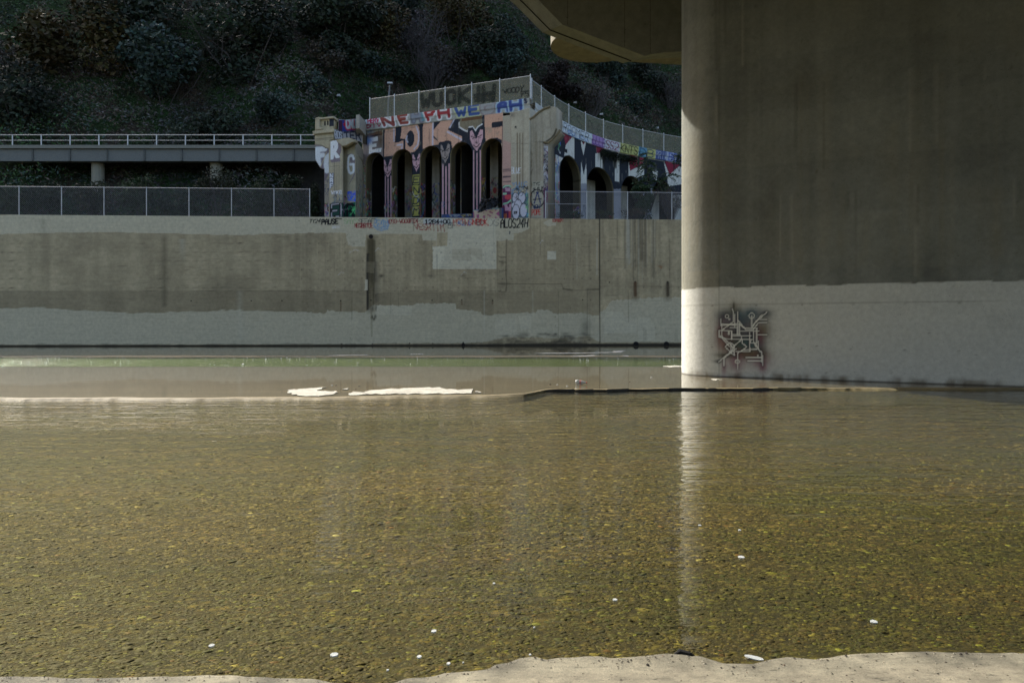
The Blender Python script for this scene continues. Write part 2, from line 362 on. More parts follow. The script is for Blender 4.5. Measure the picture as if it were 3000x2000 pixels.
def chainlink():
    m, nt, b = newmat('chain_link'); out = nt.nodes['Material Output']
    g = N(nt, 'ShaderNodeNewGeometry'); sx = N(nt, 'ShaderNodeSeparateXYZ'); nt.links.new(g.outputs['Position'], sx.inputs[0])
    def saw(op):
        a = N(nt, 'ShaderNodeMath', operation=op); nt.links.new(sx.outputs['X'], a.inputs[0]); nt.links.new(sx.outputs['Z'], a.inputs[1])
        s = N(nt, 'ShaderNodeMath', operation='MULTIPLY'); nt.links.new(a.outputs[0], s.inputs[0]); s.inputs[1].default_value = 15
        p = N(nt, 'ShaderNodeMath', operation='PINGPONG'); nt.links.new(s.outputs[0], p.inputs[0]); p.inputs[1].default_value = 1
        c = N(nt, 'ShaderNodeMath', operation='LESS_THAN'); nt.links.new(p.outputs[0], c.inputs[0]); c.inputs[1].default_value = .09; return c
    a, c = saw('ADD'), saw('SUBTRACT'); mx_ = N(nt, 'ShaderNodeMath', operation='MAXIMUM'); nt.links.new(a.outputs[0], mx_.inputs[0]); nt.links.new(c.outputs[0], mx_.inputs[1])
    t = N(nt, 'ShaderNodeBsdfTransparent'); mx = N(nt, 'ShaderNodeMixShader'); nt.links.new(mx_.outputs[0], mx.inputs[0])
    b.inputs['Base Color'].default_value = (.2, .2, .2, 1); b.inputs['Roughness'].default_value = .5
    nt.links.new(t.outputs[0], mx.inputs[1]); nt.links.new(b.outputs[0], mx.inputs[2]); nt.links.new(mx.outputs[0], out.inputs[0]); return m
M_LINK = chainlink()
def water(name, tint, bumps, rough=.02, calm=False):
    m, nt, b = newmat(name); out = nt.nodes['Material Output']; nt.nodes.remove(b)
    t = N(nt, 'ShaderNodeBsdfTransparent'); t.inputs[0].default_value = (*tint, 1)
    gl = N(nt, 'ShaderNodeBsdfGlossy'); gl.inputs['Roughness'].default_value = rough
    mx = N(nt, 'ShaderNodeMixShader'); gg = N(nt, 'ShaderNodeNewGeometry')      # Schlick reflectance, the same from either side of the surface
    prev = None
    for (scale, st, s, d, dt) in bumps:
        n = noise(nt, scale, dt, .55, stretch=st); n.inputs['Distortion'].default_value = .4
        bm = N(nt, 'ShaderNodeBump'); bm.inputs['Strength'].default_value = s
        if calm:      # a riffled patch in mid pool, calmer near the bank and by the step
            sy = N(nt, 'ShaderNodeSeparateXYZ'); gp = N(nt, 'ShaderNodeNewGeometry'); nt.links.new(gp.outputs['Position'], sy.inputs[0]); mr = N(nt, 'ShaderNodeMapRange'); mr.inputs[1].default_value = 3; mr.inputs[2].default_value = 17; nt.links.new(sy.outputs['Y'], mr.inputs[0])
            rr_ = ramp(nt, mr.outputs[0], [(0, s * .22), (.3, s * .42), (.5, s), (.82, s), (.97, s * .2)]); nt.links.new(rr_.outputs[0], bm.inputs['Strength'])
        bm.inputs['Distance'].default_value = d
        nt.links.new(n.outputs[0], bm.inputs['Height'])
        if prev: nt.links.new(prev.outputs[0], bm.inputs['Normal'])
        prev = bm
    nt.links.new(prev.outputs[0], gl.inputs['Normal'])
    dp = N(nt, 'ShaderNodeVectorMath', operation='DOT_PRODUCT'); nt.links.new(gg.outputs['Incoming'], dp.inputs[0]); nt.links.new(prev.outputs[0], dp.inputs[1])
    def mth(op, a, b=None):
        q = N(nt, 'ShaderNodeMath', operation=op)
        for i_, v_ in enumerate((a, b)):
            if v_ is None: continue
            if isinstance(v_, (int, float)): q.inputs[i_].default_value = v_
            else: nt.links.new(v_, q.inputs[i_])
        return q.outputs[0]
    f_ = mth('ADD', mth('MULTIPLY', mth('POWER', mth('SUBTRACT', 1., mth('MINIMUM', mth('ABSOLUTE', dp.outputs['Value']), 1.)), 4.2), .97), .03)
    nt.links.new(f_, mx.inputs[0]); nt.links.new(t.outputs[0], mx.inputs[1]); nt.links.new(gl.outputs[0], mx.inputs[2]); nt.links.new(mx.outputs[0], out.inputs[0])
    return m
M_WATER = water('shallow_water', (.93, .9, .72), [(2.6, (.35, 1.3, 1), .9, .03, 2), (5, (.8, 1.1, 1), .7, .011, 2), (9, (.4, 1.5, 1), .7, .011, 2), (26, (.6, 1.2, 1), .6, .002, 1)], .015, True)
M_FILM = water('thin_water_film', (.95, .93, .88), [(2.0, (.35, 1, 1), .2, .004, 2)], .03)
M_RIFFLE = water('rippled_water', (.75, .85, .6), [(3, (.5, 1.1, 1), 1., .05, 3), (12, (.6, 1, 1), 1., .03, 2)], .05)

# ------------------------------------------------------------------ ground, river bed, aprons, water
YS = 17.25                                      # where the smooth floor steps down into the gravelly pool
def sheet(name, x0, x1, y0, y1, z, mat, dx=1., dy=1., zf=None, col=None):
    X = np.arange(x0, x1 + dx, dx); Y = np.arange(y0, y1 + dy, dy); XX, YY = np.meshgrid(X, Y); XX = XX.ravel(); YY = YY.ravel()
    Z = np.full(XX.shape, float(z)) if zf is None else zf(XX, YY)
    idx = np.arange(len(XX)).reshape(len(Y), len(X)); Q = np.stack([idx[:-1, :-1], idx[:-1, 1:], idx[1:, 1:], idx[1:, :-1]], -1).reshape(-1, 4)
    o = mesh_np(name, np.column_stack([XX, YY, Z]), Q, mat, None, None if col is None else col(XX, YY), smooth=True)
    return tag(o, kind='structure')
M_GROUND = plain('bare_ground', (.06, .06, .038), .95, 1.5, .3)
sheet('ground', -1500, 1500, -1500, 1500, -.7, M_GROUND, 300, 300)

bank_px = [(-500, 1975), (300, 1985), (600, 1978), (820, 1985), (911, 1990), (945, 1994), (980, 2001), (1060, 2012), (1155, 2001), (1190, 1990), (1222, 1986), (1258, 1983), (1283, 1981), (1299, 1974), (1346, 1969), (1391, 1965), (1429, 1962), (1445, 1952), (1461, 1946),
           (1493, 1942), (1508, 1933), (1525, 1927), (1565, 1924), (1598, 1933), (1625, 1930), (1646, 1927), (1709, 1922), (1750, 1923), (1789, 1926), (1869, 1922), (1949, 1915), (2003, 1918), (2028, 1924), (2041, 1919), (2073, 1929),
           (2098, 1935), (2118, 1943), (2156, 1943), (2204, 1944), (2229, 1937), (2245, 1934), (2300, 1925), (2380, 1932), (2500, 1915), (2700, 1908), (2900, 1916), (3300, 1900), (3900, 1890)]
bank = np.array([at(u, v, z=.012)[:2] for u, v in bank_px]); bank = bank[np.argsort(bank[:, 0])]
bx = np.arange(-14, 14, .02); by = np.interp(bx, bank[:, 0], bank[:, 1]) + .012 * (fbm((1, len(bx)), 1, 300, 5)[0] - .5) * 2
def bed_z(x, y):
    n = (np.interp(x, bx, by)); d = y - n
    z = -.02 - .12 * np.clip(d / 1.6, 0, 1) ** .6 - .03 * np.sin(x * .9 + y * .7)
    far = np.clip((y - (YS - 2.2)) / 2.2, 0, 1); return z * (1 - far) + (-.05) * far
def gravel_mat():
    m, nt, b = newmat('gravel_bed'); g = N(nt, 'ShaderNodeNewGeometry'); cs = []; hs = []
    for sc, st, sd in ((30, (1, 1, 1), 0), (14, (1, 1, 1), 1)):
        v = N(nt, 'ShaderNodeTexVoronoi'); v.inputs['Scale'].default_value = sc; v.inputs['Randomness'].default_value = 1
        mp = N(nt, 'ShaderNodeMapping'); mp.inputs['Location'].default_value = (sd * 3.3, sd, 0); mp.inputs['Scale'].default_value = (1, 1, .2)
        nt.links.new(g.outputs['Position'], mp.inputs[0]); nt.links.new(mp.outputs[0], v.inputs['Vector'])
        wn_ = N(nt, 'ShaderNodeSeparateColor'); nt.links.new(v.outputs['Color'], wn_.inputs[0])
        r = ramp(nt, wn_.outputs[0], [(0, (.055, .045, .011)), (.3, (.1, .084, .024)), (.62, (.145, .122, .038)), (.86, (.23, .195, .065)), (1, (.34, .3, .12))])
        e = ramp(nt, v.outputs['Distance'], [(.2, 1.), (.65, .3)]); c = mix(nt, r.outputs[0], e.outputs[0], 1., 'MULTIPLY'); cs.append(c); hs.append(e.outputs[0])  # crevice shade in the colour: stones darken towards their edges
    sel = noise(nt, 5, 3); rs = ramp(nt, sel.outputs[0], [(.48, 0.), (.56, 1.)])
    c = mix(nt, cs[0], cs[1], rs.outputs[0]); h = mix(nt, hs[0], hs[1], rs.outputs[0])
    v3 = N(nt, 'ShaderNodeTexVoronoi'); v3.inputs['Scale'].default_value = 12; mp3 = N(nt, 'ShaderNodeMapping'); mp3.inputs['Scale'].default_value = (.8, 1.2, .2); nt.links.new(g.outputs['Position'], mp3.inputs[0]); nt.links.new(mp3.outputs[0], v3.inputs['Vector'])
    s3 = N(nt, 'ShaderNodeSeparateColor'); nt.links.new(v3.outputs['Color'], s3.inputs[0]); r3 = ramp(nt, s3.outputs[1], [(.74, 0.), (.8, 1.)]); e3 = ramp(nt, v3.outputs['Distance'], [(.3, .8), (.42, 0.)])
    mf = N(nt, 'ShaderNodeMath', operation='MULTIPLY'); nt.links.new(r3.outputs[0], mf.inputs[0]); nt.links.new(e3.outputs[0], mf.inputs[1]); r4 = ramp(nt, s3.outputs[2], [(.0, (.04, .032, .014)), (.35, (.14, .12, .05)), (1, (.34, .3, .15))]); c = mix(nt, c, r4.outputs[0], mf.outputs[0])
    al = noise(nt, .7, 5, .6, stretch=(.6, 1.3, 1)); ra = ramp(nt, al.outputs[0], [(.35, (.62, .72, .3)), (.5, (.95, .9, .7)), (.7, (1.25, 1.05, .85))])
    c = mix(nt, c, ra.outputs[0], 1., 'MULTIPLY')
    sy = N(nt, 'ShaderNodeSeparateXYZ'); nt.links.new(g.outputs['Position'], sy.inputs[0]); mr = N(nt, 'ShaderNodeMapRange'); mr.inputs[1].default_value = 3.8; mr.inputs[2].default_value = 7.2; nt.links.new(sy.outputs['Y'], mr.inputs[0])
    rw = ramp(nt, mr.outputs[0], [(0, (.5, .5, .3)), (1, (1, 1, 1))]); c = mix(nt, c, rw.outputs[0], 1., 'MULTIPLY')      # algae thickest in the pool by the bank
    nt.links.new(c, b.inputs['Base Color']); b.inputs['Roughness'].default_value = .9; bump(nt, b, h, .35, .02); return m
M_GRAVEL = gravel_mat()
sheet('river_bed', -18, 18, 2.2, YS, 0, M_GRAVEL, .12, .12, bed_z)

def floor_mat():
    m, nt, b = newmat('silted_floor'); n = noise(nt, 1.2, 6, .65, stretch=(.12, 1.6, 1)); n2 = noise(nt, 9, 4, .6, stretch=(.2, 1.5, 1)); n3 = noise(nt, 40, 3)
    r = ramp(nt, n.outputs[0], [(.3, (.115, .095, .045)), (.5, (.165, .135, .066)), (.7, (.235, .19, .1))])
    r2 = ramp(nt, n2.outputs[0], [(.4, .9), (.62, 1.), (.72, 1.5)]); c = mix(nt, r.outputs[0], r2.outputs[0], 1., 'MULTIPLY')
    r3 = ramp(nt, n3.outputs[0], [(.3, .85), (.7, 1.1)]); c = mix(nt, c, r3.outputs[0], 1., 'MULTIPLY')
    nt.links.new(c, b.inputs['Base Color']); b.inputs['Roughness'].default_value = .8; bump(nt, b, n2.outputs[0], .3, .01); return m
M_FLOOR = floor_mat()
def step_y(x):
    return np.interp(x, [-40, -6, -4, -3.2, -.6, .3, .8, 2.2, 5.2, 9, 40], [14.7, 14.85, 14.95, 15.15, 15.45, 15.72, 16.75, 16.9, 17.15, 17.2, 17.0]) + .05 * np.sin(x * 2.1) + .03 * np.sin(x * 5.3 + 1)
NX = np.arange(-45, 45, .05)
def floor_strip(name, ya, yb, za, zb, mat, face=None):
    """floor between two plan curves; optional vertical face below the near edge"""
    Y0 = ya(NX) if callable(ya) else np.full(NX.shape, ya); Y1 = yb(NX) if callable(yb) else np.full(NX.shape, yb)
    rows = []
    if face is not None: rows.append(np.column_stack([NX, Y0 + .03, np.full(NX.shape, face)]))
    K = 14
    for k in range(K + 1):
        t = k / K; rows.append(np.column_stack([NX, Y0 * (1 - t) + Y1 * t, np.full(NX.shape, za * (1 - t) + zb * t)]))
    V = np.concatenate(rows); idx = np.arange(len(V)).reshape(len(rows), len(NX))
    Q = np.stack([idx[:-1, :-1], idx[:-1, 1:], idx[1:, 1:], idx[1:, :-1]], -1).reshape(-1, 4)
    return tag(mesh_np(name, V, Q, mat), kind='structure')
M_STEP = plain('wet_step', (.02, .018, .014), .6, 30, .5)  # near-black face below the floor edge
jag = np.interp(NX, np.arange(-46, 46, .13), RNG.normal(0, .03, len(np.arange(-46, 46, .13)))) + .06 * (fbm((1, len(NX)), 1, 60, 8)[0] - .5)
floor_strip('channel_floor', lambda x: step_y(x) + jag, 25.6, .035, .035, M_FLOOR)
yy_ = step_y(NX) + jag; V = np.concatenate([np.column_stack([NX, yy_ - .004, np.full(NX.shape, -.12)]), np.column_stack([NX, yy_ - .004, np.full(NX.shape, .047) - .02 * np.clip(.4 - NX, 0, 1)])]); i_ = np.arange(len(NX) - 1)
nx_ = len(NX); top_ = V[nx_:].copy(); top_[:, 2] = .036; mid_ = top_.copy(); tp_ = np.clip(np.maximum((.75 - NX) / .9, (NX - 6.2) / 2.5), 0, 1); tp_ = tp_ * tp_ * (3 - 2 * tp_); mid_[:, 1] -= (.03 + .12 * fbm((1, nx_), 1, 90, 3)[0]) * tp_; mid_[:, 2] = .03 * (1 - tp_) + .002 * tp_ - .05 * (1 - tp_); low_ = mid_.copy(); low_[:, 1] -= .05 + .9 * tp_; low_[:, 2] = -.22
Qs = np.stack([i_, i_ + 1, i_ + 1 + len(NX), i_ + len(NX)], -1); dk_ = (NX[:-1] > .3) & (NX[:-1] < 6.9)
V[len(NX):, 2] -= .035 * np.clip((1.1 - NX) / .8, 0, 1) + .03 * (fbm((1, len(NX)), 1, 300, 18)[0] > .56)
tag(mesh_np('floor_step', V, Qs[dk_], M_STEP), kind='structure'); 
for nm_, up_, lo_ in (('silt_edge', top_, mid_), ('silt_slope', mid_, low_)): tag(mesh_np(nm_, np.concatenate([lo_, up_]), Qs[(NX[:-1] < .75) | (NX[:-1] > 6.2)], M_FLOOR if nm_ == 'silt_edge' else M_GRAVEL), kind='structure')
M_ALGAE = plain('algae_floor', (.085, .085, .026), .85, 5, .45)
floor_strip('algae_channel', 25.6, 32.8, .02, .02, M_ALGAE)
floor_strip('far_floor', 32.8, 53.5, .035, .035, M_FLOOR)
tag(sheet('water', -18, 18, 2.3, YS + .02, 0, M_WATER, 4, 4), kind='structure')
o = floor_strip('water_film', lambda x: step_y(x) + .02, 25.6, .05, .05, M_FILM)
floor_strip('silt_bar', lambda x: 32.9 + .2 * np.sin(x * .5) + .15 * np.sin(x * 1.7), lambda x: 34.4 + .4 * np.sin(x * .35 + 1), .0515, .0515, M_FLOOR)
o = floor_strip('rippled_water', 25.6, 32.8, .05, .05, M_RIFFLE)
o = floor_strip('far_water', 32.8, 53.5, .05, .05, M_FILM)
# near bank of bare concrete
def bank_mat(name, base, damp=False):
    m, nt, b = newmat(name); n = noise(nt, 2.5, 6, .6, stretch=(.6, 1.2, 1)); n2 = noise(nt, 120, 4, .7); n3 = noise(nt, 26, 4, .7, stretch=(.5, 1.4, 1)); base = np.array(base)
    r = ramp(nt, n.outputs[0], [(.3, tuple(base * .8)), (.7, tuple(base * 1.15))]); r2 = ramp(nt, n2.outputs[0], [(.3, .8), (.7, 1.12)])
    r3 = ramp(nt, n3.outputs[0], [(.3, .2), (.35, .8), (.5, 1.), (.7, 1.12)])
    c = mix(nt, r.outputs[0], r2.outputs[0], 1., 'MULTIPLY'); c = mix(nt, c, r3.outputs[0], 1., 'MULTIPLY')
    n4 = noise(nt, 70, 3, .6, stretch=(.7, 1.2, 1)); r4 = ramp(nt, n4.outputs[0], [(.3, .3), (.34, 1.)]); c = mix(nt, c, r4.outputs[0], .8, 'MULTIPLY'); n5 = noise(nt, 6, 6, .7); r5 = ramp(nt, n5.outputs[0], [(.35, .72), (.5, 1.), (.65, 1.2)]); c = mix(nt, c, r5.outputs[0], 1., 'MULTIPLY')
    v = N(nt, 'ShaderNodeTexVoronoi'); v.inputs['Scale'].default_value = 45; g = N(nt, 'ShaderNodeNewGeometry'); nt.links.new(g.outputs['Position'], v.inputs['Vector'])
    rv = ramp(nt, v.outputs['Distance'], [(.1, .6), (.3, 1.)]); c = mix(nt, c, rv.outputs[0], .5, 'MULTIPLY')
    if damp: a_ = N(nt, 'ShaderNodeAttribute'); a_.attribute_name = 'Paint'; c = mix(nt, c, a_.outputs[0], 1., 'MULTIPLY')      # damp, stony waterline
    nt.links.new(c, b.inputs['Base Color']); b.inputs['Roughness'].default_value = .92; bump(nt, b, n2.outputs[0], .5, .006); return m
M_BANK = bank_mat('bank_concrete', (.265, .235, .168), True)
rows = []
for d, z in ((-.02, -.05), (0, .008), (.012, .02), (.05, .024), (.085, .0245), (.13, .025), (.2, .0255)):
    rows.append(np.column_stack([bx, by - d, np.full(bx.shape, z) + (.006 * (fbm((1, len(bx)), 1, 250, 9)[0] - .5) if z > .01 else 0)]))
for t in np.linspace(.05, 1, 16): rows.append(np.column_stack([bx, by * (1 - t) + (-9) * t - .05 * (1 - t), np.full(bx.shape, .025 + .02 * t)]))
V = np.concatenate(rows); idx = np.arange(len(V)).reshape(len(rows), len(bx)); Q = np.stack([idx[:-1, :-1], idx[1:, :-1], idx[1:, 1:], idx[:-1, 1:]], -1).reshape(-1, 4)
we_ = [.3, .4, .6, .8, .88, .95, 1.] + [1.] * (len(rows) - 7); en_ = fbm((1, len(bx)), 1, 220, 41, 4)[0]; C = np.concatenate([np.clip(np.full(len(bx), w_) + (en_ - .5) * 1.1 * (w_ < 1), .15, 1.05)[:, None] * (np.array((1, 1, 1)) if w_ >= 1 else np.array((.98, 1., 1.))) for w_ in we_])
tag(mesh_np('near_bank', V, Q, M_BANK, None, C, smooth=True), kind='structure')
# dry crusts standing out of the film
M_CRUST = bank_mat('dry_crust', (.4, .385, .325))
def crust(name, px, label, zt=.0535, group=None):
    p = [at(u, v, z=.05)[:2] for u, v in px]; out = []
    for i in range(len(p)):
        a = np.array(p[i]); b = np.array(p[(i + 1) % len(p)]); n = max(1, int(np.linalg.norm(b - a) / .1))
        for k in range(n):
            q = a + (b - a) * k / n; q = q + (RNG.normal(0, .02), .11 * math.sin(q[0] * 9.1) * math.sin(q[0] * 23.7 + i) + RNG.normal(0, .03)); out.append(q)
    mb = MB(); mb.prism([(x, y, zt) for x, y in out], (0, 0, -.04), (.6, .58, .48)); return tag(mb.build(name, M_CRUST), label, 'dried crust', kind='structure')
crust('dry_crust', [(840, 1143), (880, 1139), (911, 1137), (951, 1134), (945, 1138), (930, 1143), (946, 1146), (985, 1146), (978, 1154), (950, 1158), (911, 1160), (870, 1158), (850, 1150)], 'pale dried crust at left end of the floor edge')
crust('dry_crust', [(1020, 1152), (1035, 1148), (1068, 1149), (1080, 1144), (1130, 1139), (1200, 1136), (1285, 1134), (1295, 1138), (1345, 1141), (1384, 1139), (1382, 1151), (1330, 1153), (1240, 1153), (1130, 1153), (1060, 1155), (1028, 1158)], 'long pale dried crust on the floor edge left of centre')
crust('dry_crust', [(1395, 1146), (1406, 1147), (1405, 1150), (1398, 1150)], 'small scrap of dry crust right of the long crust')
crust('dry_crust', [(1008, 1139), (1020, 1137), (1018, 1140), (1010, 1140)], 'tiny scrap of dry crust above the gap in the crusts')
crust('dry_crust', [(1670, 1043), (1700, 1041), (1750, 1039), (1735, 1043), (1700, 1044), (1672, 1044)], 'dry crust streak in the far film of water', )
crust('dry_crust', [(1560, 1033), (1700, 1033), (1800, 1031), (1795, 1028), (1835, 1026), (1820, 1030), (1828, 1032), (1700, 1035), (1600, 1035)], 'longest pale streak near the far wall foot')
crust('dry_crust', [(1820, 1041), (1840, 1040), (1842, 1044), (1828, 1043)], 'short pale streak near the far wall foot')
crust('dry_crust', [(1940, 1073), (1960, 1071), (2010, 1071), (2010, 1074), (1965, 1075)], 'pale dry crust beside the algae channel left of the pier')
crust('dry_crust', [(2084, 1110), (2112, 1111), (2095, 1114), (2088, 1112)], 'pale crust at the foot of the pier')

crust('dry_crust', [(960, 1041), (1000, 1039.5), (1080, 1038.5), (1075, 1040), (1010, 1041), (965, 1042)], 'thin pale streak far left near the wall foot')
crust('dry_crust', [(1200, 1036.5), (1240, 1036), (1238, 1037.4), (1204, 1037.6)], 'thin pale dash below the wall near the drain outlet')
# ------------------------------------------------------------------ hill
def foot(x): return np.where(x < -17, 57 + 0 * x, np.where(x < 0, 66, 66 + .55 * x)) * 1.
def foot_s(x): return 61.5 + 4.5 * np.tanh((x + 16) / 3) + .55 * np.clip(x, 0, 60)
_h1 = fbm((300, 300), 14, 14, 77, 5)
def hill_z(x, y):
    i = np.clip(((x + 170) / 320 * 299), 0, 299).astype(int); j = np.clip((y - 50) / 120 * 299, 0, 299).astype(int); n = _h1[j, i] - .5
    d = np.clip(y - foot_s(x), 0, None); z = 9.0 + 1.22 * np.minimum(d, 58) + .25 * np.maximum(d - 58, 0)
    return z + n * np.clip(d * .5, 0, 7)
def hill_mat():
    m, nt, b = newmat('hill_soil'); n = noise(nt, .16, 5, .6); n2 = noise(nt, 1.6, 5, .7); n3 = noise(nt, 7, 4, .7, stretch=(1, 1, .4))
    r = ramp(nt, n.outputs[0], [(.36, (.055, .042, .03)), (.46, (.03, .042, .02)), (.55, (.028, .06, .018)), (.62, (.06, .048, .036))]); r2 = ramp(nt, n2.outputs[0], [(.3, .4), (.7, 1.5)])
    c = mix(nt, r.outputs[0], r2.outputs[0], 1., 'MULTIPLY'); r3 = ramp(nt, n3.outputs[0], [(.3, .6), (.7, 1.3)]); c = mix(nt, c, r3.outputs[0], 1., 'MULTIPLY')
    nt.links.new(c, b.inputs['Base Color']); b.inputs['Roughness'].default_value = 1; b.inputs['Specular IOR Level'].default_value = .1; bump(nt, b, n3.outputs[0], 1., .3); return m
sheet('hill', -165, 150, 51.2, 165, 9, hill_mat(), .8, .7, lambda x, y: np.where(y < 51.9, 8.85, hill_z(x, y)))

def cards(cen, size, cols, seed, asp=1.8, droop=0.):
    r = np.random.default_rng(seed); n = len(cen)
    a = r.normal(size=(n, 3)); a[:, 2] *= .6; a[:, 2] -= droop; a /= np.linalg.norm(a, axis=1, keepdims=True)
    b = np.cross(a, r.normal(size=(n, 3))); b /= np.linalg.norm(b, axis=1, keepdims=True)
    L = (size * r.uniform(.6, 1.4, n))[:, None]; W = L / asp
    V = np.stack([cen - a * L * .5, cen + b * W * .5, cen + a * L * .5, cen - b * W * .5], 1).reshape(-1, 3)
    return V, np.arange(n * 4).reshape(-1, 4), np.repeat(cols, 4, 0)
def crown_pts(c, rad, n, seed, lobes=9):
    r = np.random.default_rng(seed); L = r.normal(size=(lobes, 3)); L /= np.linalg.norm(L, axis=1, keepdims=True); L *= r.uniform(.25, .75, (lobes, 1))
    k = r.integers(0, lobes, n); d = r.normal(size=(n, 3)); d /= np.linalg.norm(d, axis=1, keepdims=True)
    p = L[k] + d * (r.uniform(.3, 1, (n, 1)) ** .5) * r.uniform(.28, .5, lobes)[k][:, None]
    return np.array(c) + p * np.array(rad), k
def shade_cols(base, n, k, seed, amt=.45):
    r = np.random.default_rng(seed); f = r.uniform(1 - amt, 1 + amt, (k.max() + 1))[k] * r.uniform(.8, 1.25, n)
    c = np.array(base)[None] * f[:, None]; c = c * (1 + r.uniform(-.15, .15, (n, 3))); return np.clip(c, .003, .6)
def bush(name, c, rad, n, size, base, label, cat, seed, bare=False, group=None, droop=0.):
    o = empty(name, (c[0], c[1], c[2] - rad[2]), label, cat, group)
    mb = MB(); r = random.Random(seed); b0 = Vector((c[0], c[1], c[2] - rad[2] - .6))
    for i in range(60 if bare else 6):
        t = Vector((c[0] + r.uniform(-.85, .85) * rad[0], c[1] + r.uniform(-.8, .8) * rad[1], c[2] + r.uniform(-.1, .9) * rad[2]))
        m = (b0 + t) / 2 + Vector((r.uniform(-.2, .2) * rad[0], r.uniform(-.2, .2) * rad[1], .12 * rad[2])); q = .012 * rad[2] if not bare else .009 * rad[2]
        mb.tube([b0, m, t], [q * 1.3, q, q * .3], 5, cap=False)
        if bare:
            for _ in range(9):
                s0 = m.lerp(t, r.random()); e = s0 + Vector((r.uniform(-.35, .35) * rad[0], r.uniform(-.35, .35) * rad[1], r.uniform(.05, .4) * rad[2])); mb.tube([s0, e], [q * .5, q * .15], 4, cap=False)
    mb.build('branches' if bare else 'trunk', M_TWIG if bare else M_BARK, o)
    if n:
        p, k = crown_pts(c, rad, n, seed); V, Q, C = cards(p, size, shade_cols(base, n, k, seed), seed + 5, droop=droop)
        mesh_np('crown', V, Q, M_LEAF, o, C)
    return o
# undergrowth: one mass of grass, weeds and scrub covering the slope
def undergrowth():
    n = 400000; x = RNG.uniform(-75, 70, n); y = RNG.uniform(0, 1, n) ** 1.1 * 62 + foot_s(x) - 1.5
    dens = _h1[np.clip((y - 50) / 120 * 299 * 1.0, 0, 299).astype(int), np.clip((x + 170) / 320 * 299, 0, 299).astype(int)]
    f2 = fbm((240, 240), 18, 22, 5, 4); pk = f2[np.clip((y - 50) / 90 * 239, 0, 239).astype(int), np.clip((x + 80) / 160 * 239, 0, 239).astype(int)]
    f3 = fbm((240, 240), 8, 9, 15, 3); hk = f3[np.clip((y - 50) / 90 * 239, 0, 239).astype(int), np.clip((x + 80) / 160 * 239, 0, 239).astype(int)]
    bump_h = np.clip((pk - .45) * 9, 0, 2.4); z = hill_z(x, y) + RNG.uniform(0, 1, n) ** .6 * (.35 + bump_h)
    pal = np.array([(.026, .055, .018), (.028, .042, .034), (.055, .042, .034), (.034, .046, .022), (.062, .056, .056), (.034, .046, .040)])
    w = np.clip(hk * 9 - 1.5 + RNG.normal(0, .8, n), 0, 5.99).astype(int); c = pal[w] * 1.5 * (RNG.uniform(.7, 1.3, n) * (.55 + 1.3 * np.clip((pk - .3) * 1.8, 0, 1)))[:, None]
    V, Q, C = cards(np.column_stack([x, y, z]), .34, c, 3, 3.2, droop=-.35)
    tag(mesh_np('hillside_scrub', V, Q, M_LEAF, None, C), 'dark grass, weeds and low scrub covering the steep hillside', 'scrub', kind='stuff')
undergrowth()
DG, OL, BR, GY, BG = (.024, .034, .022), (.06, .05, .02), (.048, .042, .03), (.075, .07, .072), (.034, .055, .044)
def hb(u, v, Y, r, n, size, base, label, seed, bare=False, cat='bush', name='hillside_bush'):
    x, y, z = at(u, v, Y=Y)
    for _ in range(60):                # stand it on the slope on this line of sight
        h = float(hill_z(np.array([x]), np.array([y]))[0]) + r * .55
        if z < h: break
        Y += .5; x, y, z = at(u, v, Y=Y)
    while float(hill_z(np.array([x]), np.array([y]))[0]) + r * .55 > z and Y > 56: Y -= .4; x, y, z = at(u, v, Y=Y)
    bush(name, (x, y, z), (r, r * .9, r * .85), n, size, base, label, cat, seed, bare)
hb(990, 60, 80, 5.2, 5200, .5, DG, 'big dark bush in the upper left corner of the hillside', 101)
hb(1000, 140, 76, 3.0, 2600, .42, DG, 'round near-black bush left of the bright grass slope', 102)
hb(1095, 50, 82, 5., 3600, .42, OL, 'bush with rusty yellow leaves at the top left', 103)
hb(1330, 60, 84, 5.2, 4200, .42, OL, 'large mustard yellow leafed bush at top centre', 104)
hb(1225, 110, 78, 4.2, 700, .3, GY, 'bare grey purple shrub in the middle of the hillside', 105, True)
hb(1265, 205, 72, 3.2, 500, .28, GY, 'bare grey shrub just above the top fence', 106, True)
hb(1410, 130, 78, 4., 3800, .4, DG, 'dense dark bush left of the bridge soffit', 107)
hb(1470, 190, 74, 3., 2400, .35, BG, 'blue green bush above the fence corner', 108)
hb(1500, 120, 80, 3.6, 2200, .35, BG, 'blue green scrubby bush left of the round nose of the bent', 109)
hb(1635, 245, 76, 3.0, 3000, .35, (.02, .014, .012), 'very dark red leafed bush behind the fence corner', 110)
hb(1180, 30, 88, 4.5, 3600, .42, BG, 'teal green bush near the top of the slope', 111)
hb(1090, 195, 70, 2.2, 1500, .3, BG, 'blue green weed clump on the grassy slope', 112)
hb(1165, 210, 70, 2.2, 1500, .3, DG, 'dark weed clump above the lamp post', 113)
hb(1340, 175, 74, 3.2, 2200, .36, BR, 'brown leafed thicket above the top fence', 114)
hb(930, 240, 64, 2.2, 1700, .3, BG, 'blue green bush at the left edge above the parapet', 115)
hb(960, 170, 70, 2.6, 1600, .3, BR, 'brown dead brush at the left edge of the slope', 116)
hb(1780, 200, 84, 3.6, 3000, .38, BG, 'leafy blue green bush under the bridge soffit', 117)
hb(1900, 225, 84, 3.4, 2600, .38, DG, 'dark bush left of the pier under the soffit', 118)
hb(1870, 310, 80, 2.6, 1600, .33, BG, 'grey green bush behind the curved fence', 119)
hb(1960, 270, 82, 3., 600, .35, (.06, .055, .04), 'pale dry grass tussock beside the pier', 120, True)
hb(1730, 290, 80, 2.8, 700, .3, BR, 'dead brown brush behind the curved fence', 121, True)
